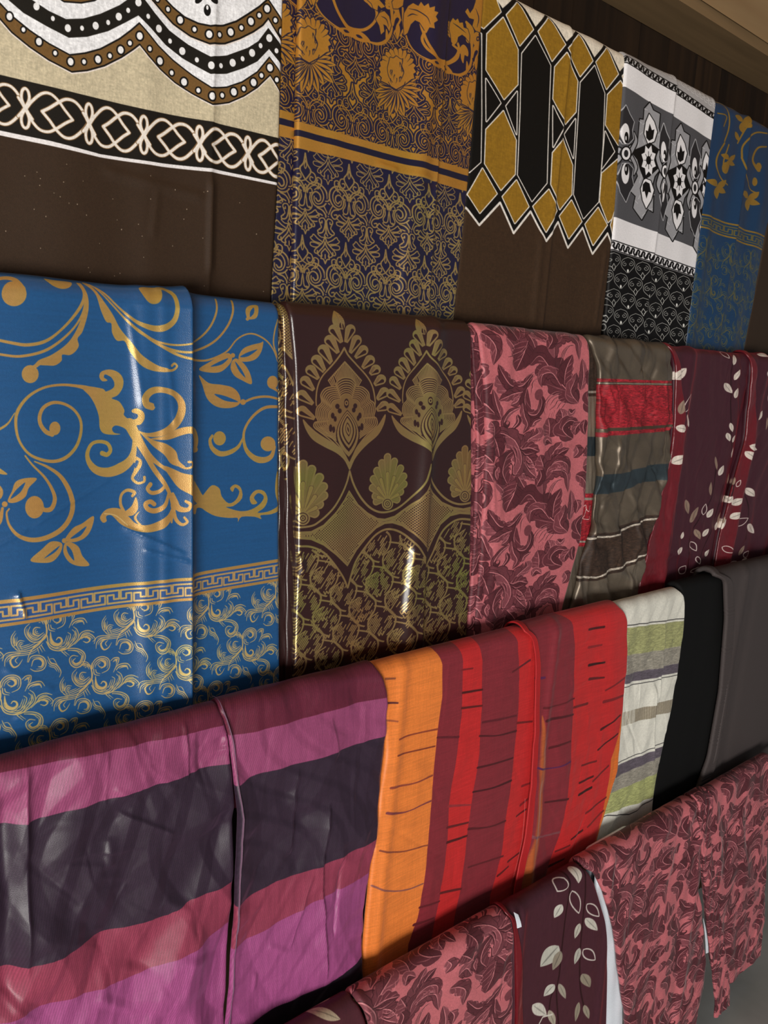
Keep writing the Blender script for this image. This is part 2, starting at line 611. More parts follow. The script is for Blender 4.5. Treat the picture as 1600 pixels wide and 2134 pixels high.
# ------------------------------------------------------------------ prints
def canvas(row, pxl, pxr, base, pym=None, q=1.15, up=0.07, zb=None):
    py = pym if pym is not None else (300, 1000, 1700, 2000)[row]
    P = atrow(row, [(pxl, py), (pxr, py), (pxl, py - 300), (pxr, py - 300), (pxl, py + 300), (pxr, py + 300)])
    zb_ = zb if zb is not None else (ZT[row + 1] - 0.09 if row < 3 else 0.03)
    c0 = atrow(row, [((max(pxl, 0)), py), (max(pxl, 0) + 10, py), (max(pxl, 0), py + 10)])
    res = q * 10 / abs(c0[1, 0] - c0[0, 0]); resz = q * 10 / abs(c0[2, 1] - c0[0, 1])
    return Canvas(P[:, 0].min() - 0.004, P[:, 0].max() + 0.004, zb_, ZT[row] + up, res, base, row, resz)


def crop(c, ox, oy, s):
    """trace in coordinates of an enlarged view of the photograph"""
    c.tf = lambda p: p / s + np.array([ox, oy])


def hline(c, row, pts):
    """height profile z(x) over the canvas columns through photograph points"""
    P = c.tf(np.asarray(pts, float)) if c.tf is not None else np.asarray(pts, float)
    P = atrow(row, P)
    P = P[np.argsort(P[:, 0])]
    return np.interp(c.cols(), P[:, 0], P[:, 1])


def band(c, row, top, bot, col, foil=None, op=1.0):
    """fills between two lines traced across the cloth (None = open end)"""
    z = c.rows()[:, None]
    a = np.clip((hline(c, row, top)[None, :] - z) * c.rz + 0.5, 0, 1) if top is not None else 1.0
    b = np.clip((z - hline(c, row, bot)[None, :]) * c.rz + 0.5, 0, 1) if bot is not None else 1.0
    cov = (a * b * op * np.ones((c.H, c.W))).astype(np.float32)
    c.c += (np.asarray(col, np.float32) - c.c) * cov[..., None]
    if foil is not None:
        c.f += (foil - c.f) * cov
    return cov


def vband(c, row, lft, rgt, col, op=1.0):
    """fills between two traced lines that run down the cloth"""
    def vl(pts):
        P = c.tf(np.asarray(pts, float)) if c.tf is not None else np.asarray(pts, float)
        P = atrow(row, P); P = P[np.argsort(P[:, 1])]
        return np.interp(c.rows(), P[:, 1], P[:, 0])
    x = c.cols()[None, :]
    a = np.clip((x - vl(lft)[:, None]) * c.rx + 0.5, 0, 1) if lft is not None else 1.0
    b = np.clip((vl(rgt)[:, None] - x) * c.rx + 0.5, 0, 1) if rgt is not None else 1.0
    cov = (a * b * op * np.ones((c.H, c.W))).astype(np.float32)
    c.c += (np.asarray(col, np.float32) - c.c) * cov[..., None]
    return cov


MT = {}
WHITE = rgb('e9e9ea'); BLACK = rgb('0d0b09'); GOLD = rgb('cf9440')

# ---- white sheet with brown scallops
def tex_scallop():
    c = canvas(0, -75, 600, rgb('e6e7ea'), 300)
    crop(c, 0, 0, 2.5)
    BR = rgb('6f522c'); BE = rgb('c3b79a'); BRD = rgb('35261a')
    B1 = [(-200, -60), (-60, 40), (0, 100), (60, 170), (150, 245), (250, 315), (370, 378), (450, 370), (540, 345), (630, 300), (690, 260), (722, 235), (770, 295), (830, 360), (910, 430), (1000, 490), (1100, 548), (1190, 535), (1270, 500), (1340, 455), (1408, 390), (1440, 440), (1500, 540)]
    T1 = [(-200, -140), (-60, -40), (0, 20), (60, 85), (150, 160), (250, 230), (360, 290), (440, 280), (520, 258), (620, 205), (680, 160), (720, 125), (760, 170), (820, 240), (900, 315), (1000, 395), (1095, 462), (1180, 455), (1260, 428), (1340, 375), (1404, 298), (1440, 345), (1500, 430)]
    T2 = [(100, -60), (160, 0), (250, 60), (340, 103), (430, 100), (520, 75), (620, 30), (690, -20), (720, -40), (745, 0), (800, 70), (880, 160), (980, 235), (1090, 300), (1180, 290), (1290, 250), (1345, 215), (1398, 145), (1500, 280)]
    B2 = [(-100, -110), (40, 0), (120, 70), (240, 140), (355, 200), (450, 195), (560, 165), (650, 120), (715, 85), (780, 150), (860, 235), (950, 305), (1090, 390), (1180, 385), (1270, 355), (1340, 320), (1402, 255), (1500, 375)]
    T3 = [(800, -60), (850, -10), (900, 40), (960, 90), (1030, 125), (1090, 140), (1160, 135), (1230, 112), (1290, 75), (1350, 35), (1396, -5), (1440, 60), (1500, 150)]
    B3 = [(720, -70), (775, -10), (830, 50), (900, 125), (990, 190), (1085, 232), (1170, 228), (1250, 200), (1320, 165), (1370, 130), (1398, 95), (1440, 165), (1500, 260)]
    # beige field below the scallops
    c.poly(B1 + [(1500, 760), (-250, 460)], BE)
    c.noise_mul(0.004, 0.0015, 0.05, 3); c.noise_mul(0.0015, 0.006, 0.05, 4)
    for T, B, col, ow in ((T1, B1, BR, 9), (T2, B2, rgb('1a1712'), 0), (T3, B3, BR, 9)):
        if ow:
            c.stroke(B, 24, rgb('e6dcd6'))
        c.poly(T + B[::-1], col)
        if ow:
            c.stroke(T, ow, BLACK); c.stroke(B, ow, BLACK)
    c.poly([(250, -40), (330, 12), (420, 18), (490, 5), (560, -40)], BR); c.stroke([(250, -40), (330, 12), (420, 18), (490, 5), (560, -40)], 8, BLACK)
    big = [(48, 88), (200, 220), (364, 325), (507, 312), (625, 263), (722, 192), (830, 320), (957, 428), (1098, 505), (1216, 480), (1320, 430), (1407, 352), (937, 105), (1083, 183), (1200, 168), (1306, 112), (1391, 45), (1470, 165)]
    sml = [(-20, 30), (120, 157), (284, 280), (434, 325), (569, 293), (672, 228), (775, 258), (893, 380), (1029, 473), (1155, 498), (1268, 463), (1362, 393), (1443, 415), (873, 50), (1010, 155), (1140, 183), (1256, 145), (1350, 80), (1435, 105), (815, 0)]
    for x, y in big:
        c.ell(x, y, 23, 29, BLACK, rot=-12); c.ell(x, y, 15, 20, WHITE, rot=-12)
    for x, y in sml:
        c.ell(x, y, 17, 21, BLACK, rot=-12); c.ell(x, y, 10, 13, WHITE, rot=-12)
    for x, y in [(187, 37), (350, 150), (495, 137), (615, 90), (715, 18), (824, 152), (948, 267), (1093, 345), (1210, 328), (1312, 276), (1403, 198)]:
        c.ell(x, y, 16, 21, WHITE, rot=-12)
    for x, y in [(272, 100), (424, 150), (560, 120), (663, 58), (766, 90), (884, 215), (1022, 314), (1148, 344), (1262, 307), (1357, 238), (1441, 264)]:
        c.ell(x, y, 10, 14, WHITE, rot=-12)
    for x, y, r in ((1074, 58, -5), (1035, -5, 35), (1108, 0, -35)):
        c.ell(x, y, 17, 30, BLACK, rot=r); c.ell(x, y - 14, 6, 12, WHITE, rot=r)
    # knot border
    bt = [(-250, 330), (0, 390), (400, 490), (760, 575), (1110, 640), (1500, 730)]
    bb = [(-250, 625), (0, 680), (250, 735), (520, 805), (840, 852), (1110, 882), (1500, 962)]
    wb = [(-250, 652), (0, 705), (250, 760), (520, 822), (840, 870), (1120, 902), (1500, 976)]
    band(c, 0, bt, bb, rgb('191510'))
    band(c, 0, bb, wb, rgb('e6e2e2'))
    band(c, 0, wb, None, BRD)
    tx = np.array([b[0] for b in bt]); ty = np.array([b[1] for b in bt]); bx = np.array([b[0] for b in bb]); by = np.array([b[1] for b in bb])
    kx = [-540, -190, 130, 460, 745, 1035, 1290, 1520]

    def unit(i, pts):
        p = np.asarray(pts, float)
        X = kx[i] + p[:, 0] * (kx[i + 1] - kx[i])
        t = np.interp(X, tx, ty); b = np.interp(X, bx, by)
        return np.stack([X, (t + b) / 2 + p[:, 1] * (b - t) / 2], 1)
    lh = catmull([(.02, -.02), (.1, -.3), (.25, -.66), (.38, -.74), (.5, -.58), (.62, -.26)], 8)
    lh = np.vstack([lh, [(.74, .02)], catmull([(.74, .02), (.63, .2), (.49, .48), (.36, .68), (.22, .66), (.1, .4), (.02, .05)], 8)])
    rh = np.stack([1 - lh[:, 0], -lh[:, 1]], 1)
    lp = catmull([(-.11, .34), (-.03, .08), (.055, -.3), (.05, -.6), (0, -.72), (-.05, -.6), (-.055, -.3), (.03, .08), (.11, .34)], 8)
    dn = np.stack([lp[:, 0], -lp[:, 1]], 1)
    for i in range(len(kx) - 1):
        for q in (lh, rh, lp, dn):
            c.stroke(unit(i, q), 21, rgb('7a5c3a'))
        for q in (rh, dn, lp, lh):
            c.stroke(unit(i, q), 14, rgb('e4dcd2'))
    c.noise_mul(0.0012, 0.0012, 0.05, 7)
    rr = np.random.RandomState(14)
    for _ in range(40):
        x = rr.uniform(20, 1430); y = np.interp(x, [0, 1450], [780, 1030]) + rr.uniform(0, 560)
        c.ell(x, y, rr.uniform(1.5, 2.8), rr.uniform(2, 4), rgb('a89884'), n=6)
    return c
MT['scallop'] = cloth_mat('scallop_cotton', tex_scallop(), rough=0.62, spec=0.22, crease=0.12, crease_scale=14)

# ---- mustard and black hexagons
def tex_hexa():
    MU = rgb('8f6a1e'); W = rgb('e2dcd4')
    c = canvas(0, 935, 1320, rgb('e0d6c4'), 300)
    crop(c, 940, 0, 2.963)
    top = [(60, -250), (100, -150), (250, -60), (322, 50), (410, -30), (523, 165), (600, 75), (710, 258), (790, 175), (883, 355), (962, 262), (1045, 440), (1085, 395), (1180, 520)]
    bot = [(1100, 1560), (990, 1510), (965, 1440), (876, 1568), (815, 1405), (722, 1530), (662, 1370), (580, 1490), (492, 1305), (388, 1440), (305, 1250), (175, 1390), (100, 1290), (20, 1200)]
    BRD = rgb('3b2a1c')
    z = bot[::-1]
    c.poly(z + [(1200, 2600), (-200, 2600), (-200, 1200)], BRD)
    c.poly(top + bot, BLACK)
    c.stroke(bot, 10, W)
    inner = [(x, y - 12) for x, y in bot]
    cells = [
        (0, [(190, -60), (265, -60), (310, 70), (205, 172), (150, 110)]), (0, [(345, 92), (415, 12), (508, 180), (425, 280)]), (0, [(540, 195), (608, 108), (702, 275), (622, 376)]),
        (0, [(722, 300), (797, 210), (872, 375), (797, 470)]), (0, [(895, 385), (968, 295), (1035, 455), (962, 548)]), (0, [(1062, 470), (1095, 430), (1140, 560), (1090, 560)]),
        (0, [(228, 208), (325, 108), (413, 305), (413, 520), (328, 612), (222, 430)]), (0, [(325, 685), (402, 865), (395, 1075), (310, 1172), (210, 1010), (218, 800)]),
        (0, [(640, 415), (712, 328), (782, 500), (770, 690), (706, 765), (630, 610)]), (0, [(690, 858), (750, 1020), (745, 1200), (672, 1292), (613, 1140), (625, 945)]),
        (0, [(970, 585), (1050, 500), (1110, 620), (1090, 860), (1035, 895), (958, 770)]), (0, [(1030, 985), (1070, 1080), (1050, 1290), (968, 1372), (922, 1240), (935, 1070)]),
        (1, [(220, 485), (307, 635), (220, 748)]), (1, [(410, 565), (342, 655), (405, 828)]), (1, [(630, 655), (687, 790), (628, 908)]), (1, [(768, 735), (702, 830), (755, 975)]), (1, [(955, 812), (1010, 935), (935, 1038)]), (1, [(1100, 880), (1045, 940), (1080, 1060)]),
        (1, [(440, 330), (522, 222), (612, 405), (600, 780), (588, 1130), (500, 1242), (413, 1080), (430, 700)]), (1, [(800, 510), (885, 408), (950, 575), (938, 900), (913, 1245), (820, 1348), (760, 1200), (780, 850)]),
        (1, [(60, 160), (110, 100), (192, 205), (190, 700), (183, 1000), (115, 1062), (40, 960)]),
        (0, [(195, 1040), (285, 1195), (178, 1315), (105, 1200)]), (0, [(405, 1113), (480, 1275), (395, 1378), (320, 1215)]), (0, [(600, 1172), (652, 1300), (580, 1432), (508, 1275)]),
        (0, [(745, 1238), (808, 1367), (728, 1472), (672, 1335)]), (0, [(912, 1283), (962, 1390), (880, 1512), (832, 1385)]), (0, [(1010, 1310), (1050, 1400), (1010, 1500), (985, 1390)])]
    for k, p in cells:
        c.stroke(p, 13, W, closed=True)
        c.poly(p, (MU, rgb('0c0a08'))[k])
    c.noise_mul(0.0015, 0.006, 0.06, 5); c.noise_mul(0.006, 0.0015, 0.05, 6)
    return c
MT['hexa'] = cloth_mat('hexagon_cotton', tex_hexa(), rough=0.6, spec=0.22, crease=0.12, crease_scale=14)

# ---- plum striped curtains
def tex_purple(right):
    MA = rgb('8a4266'); BU = rgb('5e2234'); DK = rgb('302331'); RO = rgb('85364b')
    if not right:
        c = canvas(2, -95, 500, BU, 1750)
        l1 = [(-95, 1638), (0, 1613), (484, 1511)]; l2 = [(-95, 1755), (0, 1730), (60, 1716), (250, 1657), (484, 1592)]
        l3 = [(-95, 2052), (28, 2020), (58, 2012), (200, 1958), (353, 1910), (400, 1875), (477, 1843)]
        l4 = [(-95, 2160), (32, 2122), (160, 2082), (283, 2041), (350, 2000), (477, 1931)]
        l5 = [(-95, 2420), (100, 2370), (480, 2150)]
    else:
        c = canvas(2, 455, 812, BU, 1700)
        l1 = [(455, 1540), (522, 1524), (801, 1449)]; l2 = [(455, 1645), (496, 1633), (533, 1613), (650, 1578), (803, 1530)]
        l3 = [(455, 1900), (491, 1883), (577, 1835), (658, 1802), (783, 1739)]; l4 = [(455, 1990), (492, 1971), (551, 1938), (650, 1875), (772, 1817)]
        l5 = [(455, 2170), (522, 2134), (595, 2092), (680, 2040), (750, 1989), (800, 1950)]
    band(c, 2, l1, l2, MA); band(c, 2, l2, l3, DK); band(c, 2, l3, l4, RO); band(c, 2, l4, l5, rgb('924676')); band(c, 2, l5, None, rgb('221a24'))
    # twill ribs
    X = c.cols()[None, :]; Z = c.rows()[:, None]
    rib = np.sin((X * 1.0 - Z * 0.28) * 2 * math.pi / 0.0031)
    c.c *= (1 + 0.075 * rib)[..., None].astype(np.float32)
    c.noise_mul(0.002, 0.03, 0.05, 9)
    return c
MT['purple'] = cloth_mat('plum_satin_stripe', tex_purple(False), rough=0.42, spec=0.35, sheen=0.12, tint=(1.0, 0.55, 0.9), crease=0.3, crease_scale=16)
MT['purple_b'] = cloth_mat('plum_satin_stripe_second', tex_purple(True), rough=0.42, spec=0.35, sheen=0.12, tint=(1.0, 0.55, 0.9), crease=0.3, crease_scale=16)

# ---- orange, wine and red stripes
def tex_orange():
    c = canvas(2, 740, 1320, rgb('7c2730'), 1550, q=1.25)
    crop(c, 740, 1230, 2.712)
    OR = rgb('dd7a35'); RE = rgb('b92627'); WI = rgb('7c2730')
    vband(c, 2, None, [(470, 340), (490, 420), (490, 600), (465, 800), (440, 1060), (425, 1250), (410, 1440), (385, 1660), (350, 1850), (300, 2000)], OR)
    vband(c, 2, [(590, 300), (605, 400), (600, 700), (560, 1000), (530, 1200), (520, 1430), (480, 1700), (430, 1950)], [(700, 280), (718, 400), (715, 650), (690, 1000), (655, 1200), (635, 1350), (600, 1650), (550, 1900)], RE)
    vband(c, 2, [(895, 230), (915, 290), (925, 500), (920, 700), (890, 1000), (870, 1150), (845, 1300), (820, 1500), (760, 1720)], [(940, 190), (1012, 260), (1030, 400), (1020, 800), (1000, 1100), (970, 1400), (920, 1660)], RE)
    vband(c, 2, [(1180, 120), (1215, 170), (1225, 320), (1215, 640), (1200, 950), (1180, 1180), (1140, 1380), (1065, 1600)], None, RE)
    vband(c, 2, [(1545, 400), (1530, 460), (1505, 620), (1470, 820), (1430, 950), (1410, 1130), (1380, 1280), (1340, 1420)], None, rgb('cf6a2a'))
    # orange strip with soft edges beside the seam
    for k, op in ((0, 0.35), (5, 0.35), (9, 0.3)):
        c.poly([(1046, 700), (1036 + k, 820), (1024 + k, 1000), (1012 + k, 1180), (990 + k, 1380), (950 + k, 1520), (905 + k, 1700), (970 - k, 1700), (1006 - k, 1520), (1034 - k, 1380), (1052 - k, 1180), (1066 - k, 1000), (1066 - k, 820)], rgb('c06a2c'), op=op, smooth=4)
    dashes = [  # tapering woven dashes
        ([(170, 500), (222, 498)], '8a4a30'), ([(170, 637), (232, 633)], '5a2a28'), ([(175, 735), (230, 736)], '9a5030'), ([(240, 836), (330, 810), (465, 785)], '8a3c28'), ([(230, 927), (340, 905), (450, 882)], '7a3424'),
        ([(195, 1112), (320, 1090), (435, 1047)], '8c4030'), ([(172, 1253), (280, 1250), (425, 1190)], '7c3a3c'), ([(135, 1468), (260, 1475), (410, 1440)], '84402c'), ([(95, 1670), (200, 1698), (300, 1690), (380, 1657)], '8a5048'),
        ([(600, 448), (660, 440)], '7a1c20'), ([(605, 578), (718, 562)], '4a1414'), ([(600, 665), (715, 652)], '5a1818'), ([(525, 1220), (650, 1212)], '8a2c30'), ([(520, 1340), (635, 1312)], '5c1a1c'), ([(520, 1425), (630, 1388)], '4a1416'), ([(480, 1710), (595, 1685)], '5c1a1c'),
        ([(720, 745), (910, 708)], '5c1c24'), ([(700, 822), (800, 818), (908, 795)], '4c161c'), ([(690, 1002), (890, 948)], '4c161c'), ([(665, 1140), (780, 1112), (878, 1075)], '45141a'), ([(640, 1348), (760, 1335), (845, 1302)], '54181e'), ([(640, 1565), (830, 1500)], '5c1c22'), ([(465, 832), (580, 828)], '5c1c24'),
        ([(915, 750), (1000, 742)], '6a1a1c'), ([(885, 460), (985, 395)], '5c1c22'), ([(945, 1108), (995, 1090)], '7a1c20'), ([(935, 1215), (985, 1175)], '7a1c20'), ([(912, 1278), (965, 1240)], '5c1619'), ([(862, 1532), (925, 1485)], '5c1619'), ([(800, 1610), (862, 1560)], '5c1619'),
        ([(1310, 218), (1392, 202)], '4a1214'), ([(1305, 318), (1380, 305)], '8a2024'), ([(1310, 420), (1395, 402)], '34100f'), ([(1310, 497), (1392, 488)], '5c1618'), ([(1390, 625), (1500, 590)], '7a1c20'), ([(1220, 655), (1300, 635)], '6a1a1c'), ([(1055, 660), (1140, 640), (1220, 605)], '5c1a20'), ([(1065, 730), (1215, 695)], '4c161c'),
        ([(1375, 780), (1430, 742), (1480, 700)], '4a1214'), ([(1360, 895), (1410, 850), (1465, 805)], '4a1214'), ([(1090, 888), (1200, 845)], '54181e'), ([(1010, 995), (1060, 1005), (1130, 990), (1195, 958)], '53204a'), ([(1270, 985), (1350, 960)], '6a1a1c'), ([(1330, 1072), (1415, 985)], '6a1a1c'), ([(1255, 1082), (1330, 1045)], '4a1214'), ([(1250, 1148), (1320, 1108)], '34100f'),
        ([(1065, 1195), (1185, 1170)], '4c161c'), ([(1295, 1255), (1405, 1165)], '6a1a1c'), ([(975, 1380), (1040, 1388), (1140, 1360)], '7a4046'), ([(1205, 1398), (1270, 1350)], '4a1214'), ([(1120, 1470), (1195, 1432)], '6a1a1c'), ([(1085, 1555), (1165, 1510)], '4a1214'), ([(1400, 560), (1510, 490)], '7a1c20'), ([(1300, 1330), (1390, 1240)], '7a2020'), ([(1020, 495), (1060, 490)], '53204a'),
        ([(330, 1890), (440, 1850)], '5c1c22'), ([(360, 1790), (470, 1755)], '5c1c22')]
    rr = np.random.RandomState(2)
    for p, h in dashes:
        w = [rr.uniform(9, 16), rr.uniform(6, 9), rr.uniform(8, 13)]
        c.stroke(p, w, rgb(h), smooth=6 if len(p) > 2 else 0)
    # woven stitches of the hem seam
    for i in range(70):
        t = i / 70
        p = np.array([[962, 1180], [959, 1250], [952, 1330], [942, 1420], [919, 1530], [874, 1680]], float)
        q = np.stack([np.interp([t, t + 0.008], np.linspace(0, 1, 6), p[:, k]) for k in (0, 1)], 1)
        c.stroke(q, 2.6, rgb('cf7a76'))
    c.noise_mul(0.03, 0.0012, 0.05, 5); c.noise_mul(0.0012, 0.02, 0.03, 6)
    return c
MT['orange'] = cloth_mat('orange_red_taffeta', tex_orange(), rough=0.45, spec=0.4, sheen=0.2, crease=0.22, crease_scale=15)

# ---- off-white curtain with green bands
def tex_white():
    c = canvas(2, 1235, 1440, rgb('d6d4c8'), 1450, q=1.5)
    crop(c, 1220, 1150, 3.284)
    GR = rgb('98996a'); GY = rgb('8f8a7e'); PL = rgb('5b535c'); LN = rgb('2c2a2c')
    L = lambda a, b: [(100, a + (a - b) * 0.45), (290, a), (680, b), (760, b - (a - b) * 0.25)]
    cv = band(c, 2, L(522, 472), L(712, 640), GR); c2 = band(c, 2, L(712, 640), L(838, 755), GY); c3 = band(c, 2, L(838, 755), L(900, 815), PL)
    L2 = lambda a, b: [(60, a + (a - b) * 0.4), (210, a), (530, b), (640, b - (a - b) * 0.3)]
    c4 = band(c, 2, L2(1468, 1328), L2(1545, 1390), PL); c5 = band(c, 2, L2(1545, 1390), L2(1640, 1500), GY); c6 = band(c, 2, L2(1640, 1500), [(60, 1850), (150, 1795), (470, 1680), (560, 1640)], rgb('9ea26a'))
    m = np.clip(cv + c2 + c3 + c4 + c5 + c6, 0, 1)
    for p, w in ((L(505, 456), 6), (L(922, 830), 5), (L2(1452, 1305), 5), ([(60, 1860), (150, 1805), (300, 1800), (470, 1690), (560, 1640)], 6)):
        c.stroke(p, w, LN)
    # open vertical lines
    Lm = lambda a, b: [(200, a), (450, b), (605, b - 40), (700, b - 70)]
    T, B = Lm(1120, 1050), Lm(1215, 1130)
    for i in range(120):
        t = i / 120
        x0 = 200 + 480 * t
        tx = np.interp(x0, [p[0] for p in T], [p[1] for p in T]); bx = np.interp(x0, [p[0] for p in B], [p[1] for p in B])
        if 0.30 < t or i % 2 == 0:
            c.stroke([(x0, tx), (x0 - 4, bx)], 3.0 if i % 3 else 4.5, rgb('857a66'))
    c.noise_mul(0.008, 0.0008, 0.16, 11, mask=m); c.noise_mul(0.003, 0.0008, 0.1, 12, mask=m); c.noise_mul(0.002, 0.002, 0.04, 13)
    return c
MT['white'] = cloth_mat('white_green_band', tex_white(), rough=0.7, spec=0.25, sheen=0.15, crease=0.2, crease_scale=16)

# ---- taupe satin with chenille stripes
def tex_taupe(edge=False):
    TA = rgb('665b4e'); RE = rgb('901e28'); BR = rgb('35261d'); BL = rgb('3a4449'); SI = rgb('b0a698'); OL = rgb('5a4c3e')
    c = canvas(1, 1165, 1420, TA, 950, q=1.5)
    crop(c, 1170, 680, 3.335)
    m = np.zeros((c.H, c.W), np.float32)
    if not edge:
        L = lambda a, b: [(-60, a - (b - a) * 0.55), (250, a), (770, b), (900, b + (b - a) * 0.2)]
        m += band(c, 1, L(362, 380), L(385, 396), RE); band(c, 1, L(385, 396), L(404, 412), OL); band(c, 1, L(392, 400), L(398, 405), SI)
        m += band(c, 1, L(404, 412), L(712, 682), RE); band(c, 1, L(712, 682), L(736, 700), OL); m += band(c, 1, L(736, 700), L(768, 722), RE)
        band(c, 1, [(150, 1020), (245, 1040), (430, 1015), (600, 965), (740, 950), (850, 940)], [(150, 1165), (245, 1170), (430, 1140), (520, 1090), (720, 1060), (850, 1050)], BL)
        b1 = [(60, 1490), (200, 1440), (320, 1430), (420, 1390), (540, 1325), (650, 1300), (800, 1270)]
        b2 = [(0, 1800), (120, 1770), (220, 1770), (320, 1725), (440, 1685), (580, 1600), (760, 1540)]
        m += band(c, 1, b1, b2, BR)
        up = lambda p, d: [(x, y + d) for x, y in p]
        band(c, 1, up(b1, 22), up(b1, 36), SI); band(c, 1, up(b1, 14), up(b1, 22), rgb('2a1e18')); band(c, 1, up(b2, -34), up(b2, -20), SI)
        band(c, 1, up(b2, 0), None, rgb('776c5e'))
    else:
        H = lambda y: [(-60, y), (300, y)]
        m += band(c, 1, None, H(450), BR); band(c, 1, H(450), H(466), SI); m += band(c, 1, H(466), H(488), BR)
        band(c, 1, H(488), H(770), rgb('8a7e6e')); band(c, 1, H(770), H(905), BL); band(c, 1, H(905), H(1165), rgb('84786a'))
        m += band(c, 1, H(1165), H(1195), RE); band(c, 1, H(1195), H(1212), SI); m += band(c, 1, H(1212), H(1495), RE)
        band(c, 1, H(1495), H(1508), SI); m += band(c, 1, H(1508), H(1535), RE); band(c, 1, H(1535), None, rgb('6d6255'))
        for p in ([(165, 1260), (185, 1245), (190, 1275), (205, 1290), (215, 1250)], [(190, 1275), (175, 1320), (165, 1340), (205, 1345), (210, 1325)]):
            c.stroke(p, 4, rgb('e0c8c0'), smooth=6)
    c.noise_mul(0.006, 0.0007, 0.3, 21, mask=np.clip(m, 0, 1)); c.noise_mul(0.002, 0.0008, 0.2, 22, mask=np.clip(m, 0, 1))
    c.noise_mul(0.03, 0.03, 0.08, 23)
    c.f = (0.55 * (1 - np.clip(m, 0, 1))).astype(np.float32)
    return c
MT['taupe'] = cloth_mat('taupe_chenille_satin', tex_taupe(), rough=0.6, foil_rough=0.22, spec=0.4, crease=0.35, crease_scale=18, foil_metal=0.9)
MT['taupe_edge'] = cloth_mat('taupe_chenille_satin_inner', tex_taupe(True), rough=0.6, foil_rough=0.22, spec=0.4, crease=0.3, crease_scale=18)

# ---- burgundy satin with leaves
def leaf_at(c, a, b, w, filled=True, tone='cfc2b4', bend=0.0, vein=True):
    if filled:
        c.leaf(*a, *b, w, rgb(tone), bend=bend, fat=0.42)
        if vein:
            c.leaf(*a, *b, w * 0.1, rgb(tone) * 0.72, bend=bend, fat=0.5)
    else:
        t = np.linspace(0, 1, 12); dx, dy = b[0] - a[0], b[1] - a[1]; L = math.hypot(dx, dy); nx, ny = -dy / L, dx / L
        pr = np.sin(math.pi * t ** 0.8) ** 0.85 * w / 2; bo = 4 * t * (1 - t) * bend
        P = np.vstack([np.stack([a[0] + dx * t + nx * (pr + bo), a[1] + dy * t + ny * (pr + bo)], 1), np.stack([a[0] + dx * t - nx * (pr - bo), a[1] + dy * t - ny * (pr - bo)], 1)[::-1]])
        c.stroke(P, max(5, w * 0.1), rgb(tone), closed=True)


